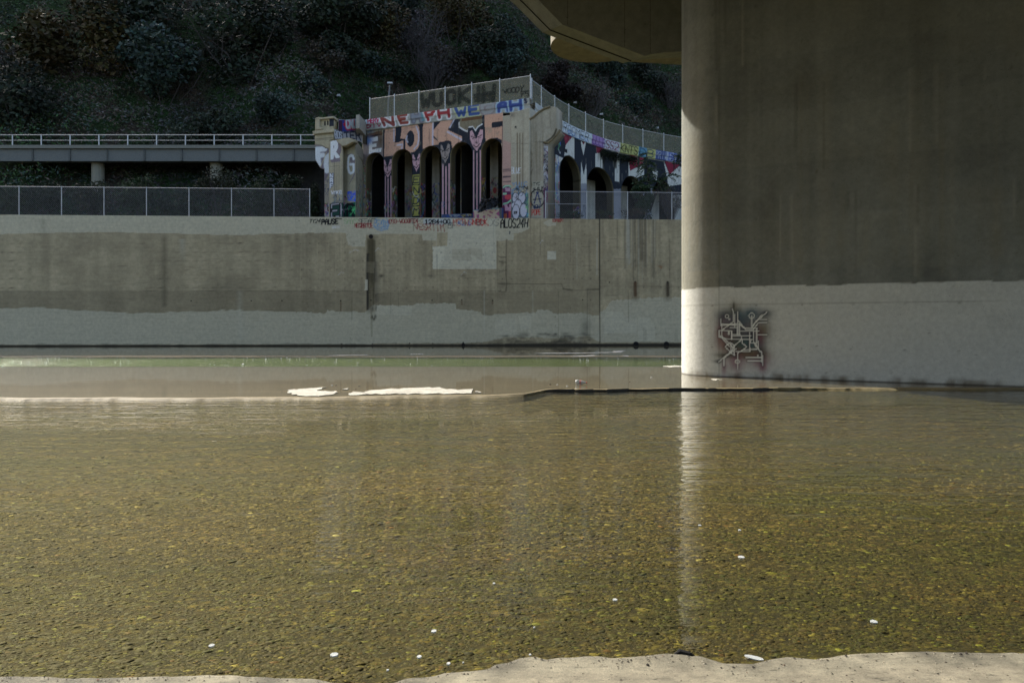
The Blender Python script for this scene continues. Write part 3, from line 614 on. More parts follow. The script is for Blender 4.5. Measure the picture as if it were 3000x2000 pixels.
hb(1880, 100, 92, 4., 3000, .4, DG, 'dark bush high up behind the bent', 122)
hb(720, 120, 80, 6., 4800, .5, DG, 'broad dark bush on the slope left of the viaduct', 123)
hb(480, 200, 76, 5., 4000, .46, BG, 'spreading green bush farther left on the slope', 124)
hb(230, 100, 84, 6.5, 4800, .52, OL, 'yellowish bush on the far left slope', 125)
hb(60, 300, 70, 4.2, 3000, .42, DG, 'dark bush at the far left of the slope foot', 126)
hb(800, 330, 62, 2.6, 2200, .3, BG, 'low green bush behind the left end of the parapet', 127)
hb(600, 380, 62, 3.2, 2600, .34, DG, 'dark bush growing behind the wall fence left of the viaduct', 128)
hb(380, 60, 96, 6., 3600, .5, DG, 'dark bush on the upper left slope', 129)
# small bits of litter caught in the slope
M_LITTER = plain('litter_white', (.5, .5, .5), .6, 9, .2)
for i, (u, v, lb) in enumerate([(991, 279, 'white litter scrap on the slope left of the fence'), (1685, 300, 'white scrap among dead brush behind the fence'), (1762, 334, 'white scrap low on the slope beside the curved fence'),
                                (1925, 374, 'pale litter scrap just above the curved fence near the pier'), (1805, 302, 'small pale scrap higher on the slope right of the corner')]):
    Y = 66
    x, y, z = at(u, v, Y=Y)
    while z > float(hill_z(np.array([x]), np.array([y]))[0]) + 1. and Y < 110: Y += .3; x, y, z = at(u, v, Y=Y)
    mb = MB(); mb.hexa([(x - .22, y, z - .1), (x + .2, y - .1, z - .12), (x + .24, y + .2, z - .1), (x - .2, y + .25, z - .05), (x - .15, y, z + .08), (x + .18, y - .05, z + .1), (x + .15, y + .2, z + .12), (x - .2, y + .2, z + .05)])
    tag(mb.build('litter_scrap', M_LITTER), lb, 'litter')

# ------------------------------------------------------------------ river wall
R1 = lambda *p: [(900 + x / 3.135, 200 + y / 3.135) for x, y in p]
R2 = lambda *p: [(1200 + x / 3.135, 200 + y / 3.135) for x, y in p]
R3 = lambda *p: [(1500 + x / 3.136, 200 + y / 3.136) for x, y in p]
R6 = lambda *p: [(900 + x / 2.8, 620 + y / 2.8) for x, y in p]
R7 = lambda *p: [(1450 + x / 2.8, 620 + y / 2.8) for x, y in p]
R8 = lambda *p: [(1850 + x / 3.135, 760 + y / 3.135) for x, y in p]
Q1 = lambda *p: [(905 + x / 8.71, 320 + y / 8.71) for x, y in p]
Q2 = lambda *p: [(905 + x / 7.84, 470 + y / 7.84) for x, y in p]
Q3 = lambda *p: [(1060 + x / 7.84, 330 + y / 7.84) for x, y in p]
Q4 = lambda *p: [(1380 + x / 7.13, 460 + y / 7.13) for x, y in p]
BLK, WHT, RED, NVY, PCH, PNK = P(14, 15, 18), P(155, 156, 150), P(98, 26, 30), P(20, 24, 31), P(136, 107, 90), P(135, 108, 112)
CW, CP, CP2, CD = P(118, 109, 87), P(136, 131, 112), P(145, 141, 123), P(86, 79, 62)
WT = 9.02
wall = Surf([(-62, 50.6 - 3.1), (64, 50.6 + 3.2)])
wc = Canvas(wall, 0, wall.L, -.2, WT, .03, CW, 11, .3, .2)
def streaked(u0, u1, v0, v1, n, col, seed, al=.3, w=.12):
    r = random.Random(seed)
    for _ in range(n):
        u = r.uniform(u0, u1); a = r.uniform(v0, v0 + (v1 - v0) * .3); b = r.uniform(a, v1); wc.line([(u, a), (u + r.uniform(-1, 1), b)], w * r.uniform(.3, 1.4), col, min(1, 1.5 * al) * r.uniform(.3, 1), soft=1.5)
wc.poly([(911, 852), (1480, 855), (1757, 848), (1757, 925), (911, 925)], CD * 1.05, .45); wc.poly([(-900, 852), (911, 852), (911, 925), (-900, 925)], CD * 1.05, .45)
wc.poly([(1480, 690), (1757, 690), (1757, 925), (1480, 925)], CW * .92, .5)
streaked(920, 1480, 690, 860, 60, CW * .8, 1); streaked(920, 1480, 690, 860, 50, CW * 1.25, 2, .25); streaked(1480, 1757, 645, 900, 50, CW * .82, 3); streaked(1757, 3300, 645, 860, 120, CW * .78, 4); streaked(1757, 3300, 645, 860, 90, CW * 1.3, 5, .3); streaked(-800, 911, 690, 860, 120, CW * .78, 6)
def edge_poly(top, bottom, col, al, seed, amp=2.5, px_step=6):
    r = random.Random(seed); out = []
    for i in range(len(top) - 1):
        (ua, va), (ub, vb) = top[i], top[i + 1]; n = max(1, int(math.hypot(ub - ua, vb - va) / px_step))
        for k in range(n): out.append((ua + (ub - ua) * k / n + r.uniform(-1, 1), va + (vb - va) * k / n + r.uniform(-amp, amp)))
    out.append(top[-1]); wc.poly(out + bottom, col, al)
low = [(-900, 905), (-300, 915), (100, 900), (400, 918), (700, 908), (911, 915), (955, 917), (958, 908), (1000, 912), (1070, 915), (1078, 905), (1092, 893), (1150, 895), (1165, 897), (1210, 893), (1230, 888), (1335, 888), (1337, 905), (1408, 913), (1412, 922),
       (1455, 922), (1480, 918), (1570, 915), (1575, 908), (1615, 908), (1622, 917), (1720, 918), (1725, 922), (1755, 925), (1756, 912), (1775, 905), (1790, 880), (1850, 875), (1910, 872), (2000, 870), (2300, 880), (2600, 868), (3300, 875)]
edge_poly(low, [(3300, 1003), (1757, 1002), (1725, 985), (1640, 990), (1480, 988), (1410, 1003), (911, 1008), (-900, 1012)], CP, .88, 21)
top = [(-900, 684), (-300, 690), (300, 680), (700, 688), (911, 682), (1013, 682), (1015, 700), (1022, 718), (1035, 722), (1068, 722), (1072, 690), (1100, 686), (1170, 684), (1235, 686), (1238, 704), (1278, 705), (1280, 682), (1310, 682), (1312, 720), (1268, 722), (1268, 788), (1455, 788),
       (1453, 705), (1505, 703), (1505, 685), (1530, 680), (1550, 672), (1548, 640)]
edge_poly(top, [(1548, 630), (-900, 630)], CP, .9, 22, 1.2)
wc.poly([(1312, 641), (1452, 641), (1455, 787), (1269, 788), (1268, 722), (1310, 721)], CP2 * .98, .7); wc.poly([(1268, 723), (1303, 724), (1300, 762), (1290, 787), (1268, 787)], CP2 * 1.12, .7)
wc.poly([(1603, 735), (1628, 735), (1630, 761), (1604, 760)], CP2, .9); wc.poly([(1590, 652), (1610, 642), (1631, 642), (1629, 661), (1604, 662)], CP2, .6)
wc.poly([(1767, 935), (1775, 915), (1790, 912), (1825, 916), (1832, 930), (1866, 932), (1866, 975), (1770, 977)], CP2, .55); wc.poly(R7((1170, 870), (1272, 866), (1275, 905), (1310, 920), (1310, 1060), (1170, 1060)), CP2, .5)
wc.poly(R7((1212, 955), (1248, 955), (1248, 1060), (1212, 1060)), CP * .75, .5); wc.poly(R7((1475, 965), (1500, 965), (1500, 1065), (1470, 1065)), CP * .75, .5); wc.poly(R7((1395, 955), (1430, 955), (1430, 1030), (1395, 1030)), CP * .8, .4)
wc.poly(R6((560, 770), (860, 770), (860, 850), (560, 850)), CP2 * 1.02, .4); wc.poly(R6((40, 500), (350, 490), (350, 630), (40, 640)), CW * 1.15, .2)
wc.poly(R7((190, 850), (300, 850), (300, 960), (210, 970)), CP2 * 1.02, .5); wc.poly(R7((0, 880), (180, 880), (180, 1010), (0, 1010)), CP2, .35)
r_ = random.Random(5)
for k in range(46): u = r_.uniform(915, 2000); v = r_.uniform(910, 990); w_ = r_.uniform(10, 45); wc.poly([(u, v), (u + w_, v + r_.uniform(-3, 3)), (u + w_, v + r_.uniform(8, 26)), (u, v + r_.uniform(8, 26))], CP * r_.uniform(.88, 1.12), .3)
# joints, cracks, board lines
J = CW * .28
for v0, u0, u1, al in ((852, -900, 1480, .7), (838.5, 1757, 3300, .6), (684, 1500, 1650, .3), (841, 911, 1480, .25), (846, 911, 1300, .18), (863, 1280, 1456, .35)):
    n = int((u1 - u0) / 14)
    for k in range(n):
        if r_.random() < .85: wc.line([(u0 + k * 14, v0 + r_.uniform(-.6, .6)), (u0 + k * 14 + 14, v0 + r_.uniform(-.6, .6))], .04, J, al * r_.uniform(.4, 1))
wc.line([(1757, 640), (1757, 800), (1758, 1003)], .075, J * .6, .95)
for u, a, b, al in ((1073, 645, 760, .3), (1280, 745, 880, .5), (1457, 705, 925, .5), (1915, 645, 860, .4), (1484, 703, 852, .5), (620, 645, 1000, .5), (200, 645, 1000, .5), (2400, 645, 1000, .4)): wc.line([(u, a), (u + 1, b)], .04, J, al)
cr = [(1484, 700), (1483, 760), (1482, 800), (1484, 828), (1482, 852)]; wc.line(cr, .06, J, .7)
for (a, b) in (((1460, 751), (1482, 753)), ((1462, 765), (1484, 768)), ((1458, 829), (1484, 831)), ((1462, 792), (1484, 790)), ((1460, 852), (1482, 855))): wc.line([a, ((a[0] + b[0]) / 2, a[1] + 3), b], .07, J, .65)
wc.blob((1478, 831), .5, .12, J, .7); wc.blob((1472, 770), .15, .25, J, .6)
wc.line([(1484, 832), (1540, 831), (1590, 831), (1646, 832), (1650, 846), (1700, 850), (1755, 847)], .06, J, .7); wc.line([(1650, 846), (1680, 852), (1720, 846), (1757, 847)], .12, J, .35); wc.line([(1510, 800), (1560, 793), (1620, 785)], .03, J, .35)
# form-tie holes
for v in (713, 739, 764, 790, 816, 842):
    for u in np.arange(-300, 3200, 25.7):
        if r_.random() < .8: wc.blob((u + r_.uniform(-1.5, 1.5), v + r_.uniform(-1, 1)), .05, .05, J, r_.uniform(.4, .9))
for k in range(260): wc.blob((r_.uniform(500, 2400), r_.uniform(645, 1000)), .035, .03, J, r_.uniform(.3, .9))
for k in range(160): u = r_.uniform(300, 2600); v = r_.uniform(690, 880); wc.line([(u, v), (u + r_.uniform(6, 40), v + r_.uniform(-.5, .5))], .02, J, r_.uniform(.15, .5))
# stains
for k in range(26): u = 1087 + r_.gauss(0, 5); wc.line([(u, 700 + r_.uniform(0, 8)), (u + r_.gauss(0, 2), r_.uniform(800, 905))], r_.uniform(.04, .14), P(40, 36, 24), .33, soft=1.4)
wc.line([(1087, 700), (1088, 760), (1090, 860), (1087, 905)], .55, P(60, 54, 36), .5, soft=1.8); wc.line([(1077, 745), (1075, 790), (1077, 850), (1077, 905)], .16, P(18, 18, 20), .8, soft=1.3); wc.line([(1100, 770), (1103, 880)], .3, P(58, 55, 48), .5, soft=1.6)
for k in range(14): u = 1095 + r_.gauss(0, 4); wc.blob((u, r_.uniform(895, 935)), .07, .12, P(40, 38, 28), .6)
wc.line([(1088, 905), (1089, 985)], .12, P(80, 74, 56), .4); wc.blob((1117, 808), .2, .15, P(30, 28, 24), .8); wc.blob((1262, 808), .3, .12, P(50, 46, 36), .5); wc.blob((1355, 808), .3, .12, P(50, 46, 36), .4)
wc.poly([(1069, 820), (1076, 818), (1077, 850), (1068, 851)], CP2, .8)
for u in (1861, 1956): wc.line([(u, 828), (u, 850), (u + .5, 864)], .22, P(62, 34, 14) if u == 1861 else P(24, 18, 14), .9, soft=.9); wc.line([(u, 840), (u, 872)], .5, P(70, 62, 48), .5, soft=1.5)
for u, v1 in ((1353, 892), (998, 910), (1443, 890), (1707, 915)): wc.line([(u, 880), (u, v1)], .09, P(58, 38, 20) if u != 1707 else P(105, 98, 74), .6, soft=1.3)
wc.blob((1935, 780), .25, .08, P(88, 56, 24), .6); wc.blob((1937, 785), .08, .08, P(88, 50, 20), .7)
for k in range(30): u = r_.choice([r_.gauss(1878, 9), r_.gauss(1842, 8), r_.gauss(1900, 14)]); wc.line([(u, 643), (u + r_.uniform(-1, 2), r_.uniform(720, 835))], r_.uniform(.04, .12), r_.choice([P(60, 56, 44), P(125, 122, 108), P(56, 52, 42)]), .4, soft=1.4)
wc.line([(1842, 645), (1844, 770)], .14, P(125, 123, 112), .5, soft=1.5); wc.line([(1877, 645), (1880, 760)], .3, P(58, 52, 40), .5, soft=1.6)
for al_, hh in ((.3, 1.), (.35, .65), (.4, .4)):
    uu = np.arange(-900, 3200, 3.); f_ = fbm((1, len(uu)), 1, 160, int(hh * 100), 5)[0]; g_ = fbm((1, len(uu)), 1, 500, int(hh * 77), 3)[0]
    hgt = (2.5 + 14 * np.clip(f_ - .38, 0, 1) + 6 * np.clip(g_ - .45, 0, 1)) * np.where((uu > 1430) & (uu < 1722), 2.6, 1.) * hh
    base_ = np.interp(uu, [-900, 911, 1997, 3200], [1014, 1012, 1008, 1005]); wc.poly([(a_, b_ - c_) for a_, b_, c_ in zip(uu, base_, hgt)] + [(3200, 1025), (-900, 1025)], P(36, 33, 26), al_)
wc.poly([(-900, 1011), (911, 1010), (1997, 1006.5), (3300, 1004), (3300, 1020), (-900, 1024)], P(26, 24, 20), .8)
for k in range(60): wc.blob((r_.uniform(1480, 1730), r_.uniform(975, 1003)), r_.uniform(.1, .4), r_.uniform(.04, .15), P(42, 40, 34), r_.uniform(.2, .6))
wc.blob((1715, 960), .35, .8, P(62, 62, 54), .5)
for k in range(90): u = r_.uniform(-600, 3000); v = r_.choice([643, 643, 700, 852]); wc.line([(u, v), (u + r_.uniform(-1.5, 1.5), v + r_.uniform(25, 150))], r_.uniform(.025, .09), r_.choice([P(50, 46, 36), P(44, 42, 36), P(140, 138, 124)]), r_.uniform(.2, .5), soft=1.2)
for k in range(26): u = r_.uniform(920, 1990); v = r_.uniform(700, 880); w_ = r_.uniform(14, 60); wc.poly([(u, v), (u + w_, v + r_.uniform(-1, 1)), (u + w_ + r_.uniform(-2, 2), v + r_.uniform(12, 40)), (u, v + r_.uniform(12, 40))], CW * r_.choice([.82, .88, 1.14, 1.2]), .32)
for u in (-40, 480, 2200, 2760): wc.line([(u, 700), (u + 1, r_.uniform(800, 900))], .3, P(52, 48, 36), .5, soft=1.6)
# writing along the top of the wall
write(wc, 'TY24', [(908, 643), (941, 641), (938, 653), (906, 652)], BLK, .045, jit=.05)
write(wc, 'PAUSE', [(942, 643), (992, 641), (991, 655), (942, 657)], BLK, .09, jit=.04); wc.line([(993, 641.5), (1001, 641.5)], .07, BLK)
write(wc, 'SAYS', [(1007, 642), (1050, 641), (1049, 656), (1007, 655)], P(88, 118, 78), .05, .7, jit=.06); write(wc, 'BAPR', [(973, 662), (996, 661), (995, 668), (973, 670)], P(150, 150, 148), .04, .8, jit=.07)
write(wc, 'SFEAFD', [(1050, 642), (1105, 641), (1104, 655), (1050, 655)], P(40, 42, 42), .045, .9, jit=.07); write(wc, 'NB2BRIDE', [(1038, 655), (1092, 653), (1094, 668), (1039, 667)], RED, .055, jit=.06)
for (c, r0, a) in (((1117, 655), .5, 1), ((1110, 652), .18, 1), ((1124, 652), .18, 1), ((1116, 661), .28, .5), ((1103, 660), .2, 1), ((1131, 658), .2, 1)): wc.ring(c, r0, .045, P(74, 104, 130), .8, asp=a)
wc.scrawl((1098, 645, 1136, 672), 9, [P(74, 104, 130)], .04, .5, .7, seed=9)
write(wc, '093-W003FE4', [(1139, 643), (1225, 642), (1225, 652), (1139, 654)], RED * .9, .06, jit=.03); wc.scrawl((1200, 642, 1242, 656), 6, [P(60, 62, 60)], .03, .5, .7, seed=12)
wc.poly([(1241, 641.5), (1322, 641), (1322, 658), (1241, 658.5)], P(132, 136, 132), .95); write(wc, '1284+00', [(1244, 644), (1320, 643.5), (1320, 654.5), (1244, 655)], BLK, .075)
write(wc, 'VESRTTM', [(1212, 656), (1300, 657), (1303, 678), (1216, 672)], RED, .05, .9, jit=.08); write(wc, 'BF', [(1310, 650), (1338, 652), (1338, 668), (1312, 668)], P(40, 42, 44), .04, .8, jit=.06)
write(wc, 'MSTNS', [(1326, 643), (1384, 642), (1382, 660), (1330, 662)], P(120, 40, 36), .05, .9, jit=.07); wc.scrawl((1340, 642, 1380, 660), 6, [P(50, 70, 110), P(40, 42, 44)], .045, .5, .8, seed=14)
write(wc, 'NBDK', [(1384, 643), (1428, 642), (1432, 660), (1384, 658)], P(128, 30, 30), .06, jit=.03); write(wc, 'ABN', [(1388, 645), (1420, 644), (1418, 659), (1390, 660)], P(50, 52, 52), .03, .8, jit=.07)
write(wc, 'DS', [(1430, 642), (1464, 642), (1462, 660), (1430, 661)], P(70, 72, 70), .03, .9); write(wc, 'ALOS24H', [(1466, 642), (1549, 641), (1546, 665), (1466, 667)], BLK, .08, jit=.02)
write(wc, 'SREK', [(1618, 643), (1651, 641), (1650, 648), (1620, 650)], P(112, 44, 40), .06, .9, jit=.05); wc.poly([(1492, 677), (1495, 677), (1494, 686), (1491, 686)], P(52, 54, 58), .9)
wc.ring(R6((60, 950))[0], .8, .03, CP * .8, .6); wc.ring(R6((70, 975))[0], .55, .03, CP * .8, .5); wc.scrawl((1230, 925, 1450, 955), 10, [CP * .8], .025, .8, .4, seed=33)
for u, v, s in ((1040, 735, 18), (1000, 800, 10), (1107, 730, 8), (1588, 707, 6), (1360, 800, 10)): wc.line([(u - s, v + 6), (u, v - 4), (u + s * .8, v)], .03, P(150, 152, 148), .5)
a0 = wall.px(860, 700)[0]; a1 = wall.px(2060, 700)[0]
S = np.concatenate([np.arange(0, a0, .3), np.arange(a0, a1, .045), np.arange(a1, wall.L, .3), [wall.L]])
V, Q, C = grid_face(wall, wc, S, np.concatenate([np.arange(-.2, WT, .05), [WT]]))
n0 = len(V); body = MB()
e0 = wall.xy(0.); e1 = wall.xy(wall.L); b0 = e0 + (0, .45); b1 = e1 + (0, .45); e0 = e0 + (0, .006); e1 = e1 + (0, .006)
V = np.concatenate([V, [(e0[0], e0[1], -.2), (e1[0], e1[1], -.2), (b1[0], b1[1], -.2), (b0[0], b0[1], -.2), (e0[0], e0[1] - .004, WT), (e1[0], e1[1] - .004, WT), (b1[0], b1[1], WT), (b0[0], b0[1], WT)]])
Q = np.concatenate([Q, np.array([(4, 5, 6, 7), (0, 1, 5, 4), (2, 3, 7, 6), (1, 2, 6, 5), (3, 0, 4, 7)]) + n0]); C = np.concatenate([C, np.tile(P(112, 112, 104), (8, 1))])
river_wall = tag(mesh_np('river_wall', V, Q, M_WALL, None, C), 'tall concrete channel wall with grey paint patches and writing along its top', 'wall')
def hole(name, u, v, r, parent, ring=False, mat=None):
    q, z = wall.px(u, v); x, y = wall.xy(q); mb = MB()
    if ring:
        mb.tube([(x, y + .1, z), (x, y - .05, z)], r * 1.12, 18); o = mb.build(name, plain('rusty_pipe', (.06, .045, .035), .7, 20), parent)
        m2 = MB(); m2.tube([(x, y + .02, z), (x, y - .055, z)], r * .85, 16); m2.build('pipe_bore', M_BLACK, o)
    else: mb.tube([(x, y + .1, z), (x, y - .008, z)], r, 10); o = mb.build(name, mat or M_BLACK, parent)
    return o
hole('drain_pipe', 1087, 693, .14, river_wall, True)
for u, v in ((998, 881), (1087, 879.5), (1266, 879.5), (1353, 878), (1443, 880), (1707, 878), (1785, 827), (1861, 826), (1956, 826), (911 - 85, 881), (911 - 175, 881), (560, 881), (1001, 1008), (1091, 1008), (1268, 1006), (1200, 1005)): hole('weep_hole', u, v, .045, river_wall)
for u, v in ((1357, 1010), (1863, 1007), (1952, 1007)):
    q, z = wall.px(u, v); x, y = wall.xy(q); mb = MB()
    if u == 1357: mb.prism([(x - .17, y + .1, z - .25), (x + .17, y + .1, z - .25), (x + .14, y + .1, z), (x, y + .1, z + .24), (x - .12, y + .1, z)], (0, -.14, 0))
    else: mb.tube([(x, y + .2, z - .02), (x, y - .06, z - .02)], .19, 16)
    mb.build('outlet', M_BLACK, river_wall)

# ------------------------------------------------------------------ viaduct
via = empty('viaduct', (0, 56, 9), 'old concrete arcaded viaduct covered in painted letters, standing behind the river wall', 'viaduct')
def surfU(l, smooth=False): return Surf([((u - CU) / FP * Y, Y) for u, Y in l], smooth)
CV = P(108, 103, 88)
fac = surfU([(1061, 57.55), (1474, 52.45)])
ARX = [(1071, 1125), (1147, 1208), (1230, 1293), (1319, 1384), (1409, 1471)]
arches = []
for a, b in ARX: sa = fac.px(a, 600)[0]; sb = fac.px(b, 600)[0]; arches.append((sa, sb, 15.22, 8.2, (sb - sa) / 2))
fc = Canvas(fac, -.5, fac.L + .5, 8., 17.3, .03, CV, 23, .2, .2)
LG = P(104, 96, 98)
fc.poly(Q3((40, 560), (480, 480), (500, 1050), (90, 1200), (20, 1200)), P(84, 76, 74), .9)
fc.poly(Q3((70, 520), (470, 400), (480, 510), (70, 590)), P(66, 42, 24), .9); fc.poly(Q3((60, 545), (480, 480), (480, 500), (60, 590)), BLK, .8)
fc.poly(Q3((155, 600), (365, 545), (370, 650), (240, 670), (240, 715), (330, 705), (330, 785), (240, 800), (235, 850), (455, 810), (450, 900), (160, 945)), WHT)
fc.blob(Q3((170, 640))[0], .4, .35, P(58, 84, 130), .9); fc.blob(Q3((90, 640))[0], .35, .3, P(60, 84, 110), .8); fc.blob(Q3((180, 410))[0], .5, .22, P(58, 84, 120), .7); fc.blob(Q3((430, 640))[0], .25, .6, P(64, 50, 30), .8)
# dark field
fc.poly(Q3((485, 400), (1568, 190)) + R2((314, 455), (880, 385), (880, 640), (850, 660)) + R2((655, 1360), (20, 1370)) + R1((960, 1370), (705, 1370)) + R1((695, 830)), NVY)
for a, b in ((1147, 1208),): pass
# L O K E in peach
fc.poly(Q3((530, 385), (780, 345), (770, 680), (810, 690), (960, 640), (1000, 660), (960, 850), (850, 855), (720, 985), (515, 1010), (525, 480)), PCH)
fc.poly(Q3((780, 340), (925, 318), (885, 605), (975, 600), (760, 700)), NVY)
fc.poly(Q3((920, 320), (1265, 262), (1310, 320), (1335, 440), (1335, 600), (1320, 740), (1290, 820), (1215, 895), (1130, 955), (1080, 900), (1000, 850), (1005, 660), (985, 600), (890, 605), (905, 440)), PCH)
fc.poly(Q3((960, 640), (1000, 600), (1000, 850), (960, 850)), NVY)
q = fc.tx(Q3((1117, 598)))[0]; fc.poly([(q[0] + .36 * math.cos(t), q[1] + .62 * math.sin(t)) for t in np.linspace(0, 6.28, 20)], NVY, px=False)
LT = P(132, 132, 142)
for l in (Q3((740, 350), (740, 650)), Q3((820, 745), (930, 730), (915, 830)), Q3((1250, 320), (1300, 450), (1310, 600), (1285, 740), (1205, 835)), Q3((1040, 540), (1020, 620), (1055, 680))): fc.line(l, .13, LT, .85)
fc.poly(Q3((1405, 235), (1568, 205)) + R2((220, 482), (220, 640), (300, 700), (225, 705), (122, 745)) + R1((1062, 735)), PCH)
fc.poly(R2((222, 565), (295, 480), (410, 455), (350, 565), (482, 628), (482, 668), (430, 690), (395, 735), (372, 665), (330, 665), (285, 690), (222, 622)), PCH)
fc.line(R2((215, 490), (212, 700)), .14, LT, .85); fc.line(R2((410, 470), (370, 545)), .12, LT, .85); fc.line(R2((350, 585), (475, 655)), .14, LT, .85)
fc.poly(R2((480, 440), (668, 420), (665, 515), (620, 550), (602, 575), (575, 540), (540, 548), (530, 582), (500, 565), (458, 540), (455, 500)), P(86, 80, 64)); fc.poly(R2((482, 440), (668, 422), (665, 462), (478, 490)), P(66, 44, 26), .9)
fc.line(R2((455, 500), (455, 540), (500, 568), (530, 582), (545, 545), (575, 535), (605, 575), (625, 540), (665, 515)), .1, WHT)
fc.poly(R2((690, 425), (855, 398), (855, 488), (760, 500), (750, 545), (850, 535), (852, 665), (810, 640), (740, 645), (700, 680), (690, 560)), PCH); fc.poly(R2((755, 503), (838, 488), (838, 538), (752, 548)), NVY); fc.poly(R2((700, 545), (760, 540), (760, 580), (740, 600), (705, 590)), P(118, 100, 84), .8, wear=.45)
fc.line(R2((690, 462), (850, 440)), .035, BLK, .6, wear=.4); fc.line(Q3((520, 460), (1300, 320)), .04, BLK, .55, wear=.4)
# heads and striped columns
def head(c, w, h, col=PNK):
    x, y = c; X = lambda a, b: (x + a * w, y + b * h)
    fc.poly([X(-.62, -.55), X(-.3, -.62), X(0, -.35), X(.3, -.68), X(.62, -.6), X(.6, 0), X(.3, .5), X(0, .62), X(-.35, .45), X(-.6, .0)], NVY)
    fc.poly([X(-.45, -.42), X(-.32, -.45), X(-.02, 0), X(.28, -.5), X(.46, -.46), X(.45, -.05), X(.3, .28), X(.02, .58), X(-.28, .3), X(-.46, 0)], col)
    for l in ([X(-.4, -.16), X(-.1, -.08)], [X(.12, -.12), X(.4, -.24)], [X(-.26, .26), X(0, .38), X(.26, .2)], [X(0, .02), X(-.04, .16), X(.06, .18)]): fc.line(l, .06, BLK)
    for e in (X(-.26, -.04), X(.26, -.1)): fc.blob(e, .07, .045, BLK, 1)
head((1136, 492), 27, 52); head((1220, 474), 26, 48); head((1304, 447), 30, 52, P(100, 92, 88)); head((1396, 409), 40, 60)
for (x0, x1, y0) in ((1125, 1148, 515), (1293, 1319, 480), (1384, 1410, 440)):
    for f in (.1, .45, .8):
        u = x0 + (x1 - x0) * f; fc.poly([(u, y0 + (8 if f == .45 else 0)), (u + 4, y0 + (8 if f == .45 else 0)), (u + 4, 638), (u, 638)], PNK, .9)
fc.poly([(1293, 590), (1299, 590), (1299, 640), (1293, 640)], PNK); 
YL = P(108, 106, 52)
fc.poly([(1207, 505), (1231, 508), (1231, 638), (1207, 638)], NVY)
for i, ch in enumerate('ENDM'):
    y = 512 + i * 31; fc.poly([(1208.5, y), (1229.5, y - 1), (1229, y + 27), (1209, y + 28)], YL); write(fc, ch, [(1210, y + 5), (1231, y + 4), (1229, y + 23), (1209, y + 24)], NVY * 1.3, .09)
fc.scrawl((1112, 560, 1150, 638), 18, [P(90, 90, 96), P(40, 60, 90), NVY], .04, .3, .5, seed=70)
# strip right of the last arch: pink above, magenta and green piece below
fc.poly([(1469, 405), (1500, 400), (1500, 640), (1469, 640)], P(118, 96, 88), .8); fc.poly([(1469, 545), (1500, 545), (1500, 640), (1469, 640)], P(70, 26, 46)); 
for k in range(90): u = r_.uniform(1070, 1500); v = r_.uniform(330, 470); fc.line([(u, v), (u + r_.uniform(-1, 1), v + r_.uniform(15, 70))], r_.uniform(.03, .12), P(40, 38, 36), r_.uniform(.12, .4), soft=1.5)
for k in range(420): fc.blob((r_.uniform(1065, 1500), r_.uniform(330, 560)), .04, .04, BLK, r_.uniform(.3, .8))
for k in range(120): fc.blob((r_.uniform(1065, 1500), r_.uniform(340, 640)), r_.uniform(.05, .2), r_.uniform(.05, .2), P(90, 86, 76), r_.uniform(.15, .5))
for (bx_, n_k) in (((1062, 480, 1074, 638), 30), ((1207, 540, 1231, 638), 8), ((1125, 600, 1148, 638), 10), ((1062, 340, 1120, 372), 14)): fc.scrawl(bx_, n_k, [P(120, 116, 70), P(60, 110, 80), P(110, 40, 40), BLK, P(60, 84, 130), P(140, 140, 140)], .04, .35, .7, seed=int(bx_[0]) + 5)
for (u0_, u1_) in ((1124, 1149), (1293, 1320), (1384, 1411), (1469, 1498)): fc.scrawl((u0_, 590, u1_, 638), 9, [P(110, 40, 50), P(100, 104, 108), P(40, 60, 90), BLK], .04, .3, .6, seed=int(u0_))
V, Q, C = grid_face(fac, fc, np.arange(0, fac.L + .02, .045), np.arange(8.2, 17.05, .045), arches)
GC = [P(130, 130, 126), P(100, 100, 96), P(20, 22, 26), P(120, 30, 40), P(40, 60, 110), P(130, 120, 60), P(110, 70, 100), P(60, 100, 80)]
parts = [(V, Q, C)]; nf = fac.nrm(np.array([5.]))[0]
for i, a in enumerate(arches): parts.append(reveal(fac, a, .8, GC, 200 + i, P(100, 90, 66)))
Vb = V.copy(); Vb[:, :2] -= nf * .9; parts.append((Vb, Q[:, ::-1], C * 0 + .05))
V, Q, C = merge(parts); mesh_np('arcade_front', V, Q, M_CONC, via, C)
# second row of columns standing inside the arcade
for i, (a, b, *_r) in enumerate(arches[:-1]):
    cs = (b + arches[i + 1][0]) / 2; p = fac.xy(cs) - nf * 3.0; t = np.array([-nf[1], nf[0]])
    g = Surf([tuple(p - t * .35), tuple(p + t * .35)]); ic = Canvas(g, 0, .7, 8.2, 16.4, .035, P(110, 106, 96), 300 + i, .4, .3); ic.scrawl((0, 8.4, .7, 13), 70, GC, .05, .5, .8, px=False, seed=40 + i)
    V1, Q1_, C1 = grid_face(g, ic, np.linspace(0, .7, 12), np.arange(8.2, 16.4, .07))
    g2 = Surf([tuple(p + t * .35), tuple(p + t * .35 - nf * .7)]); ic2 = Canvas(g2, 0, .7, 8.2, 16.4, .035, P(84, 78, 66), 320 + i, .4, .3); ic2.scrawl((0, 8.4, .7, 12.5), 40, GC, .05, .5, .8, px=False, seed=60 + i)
    V2, Q2_, C2 = grid_face(g2, ic2, np.linspace(0, .7, 12), np.arange(8.2, 16.4, .07))
    g3 = Surf([tuple(p - t * .35 - nf * .7), tuple(p - t * .35)]); V3, Q3_, C3 = grid_face(g3, ic, np.linspace(0, .7, 4), np.arange(8.2, 16.4, .2))
    Vm, Qm, Cm = merge([(V1, Q1_, C1), (V2, Q2_, C2), (V3, Q3_, C3)]); mesh_np('inner_column', Vm, Qm, M_CONC, via, Cm)
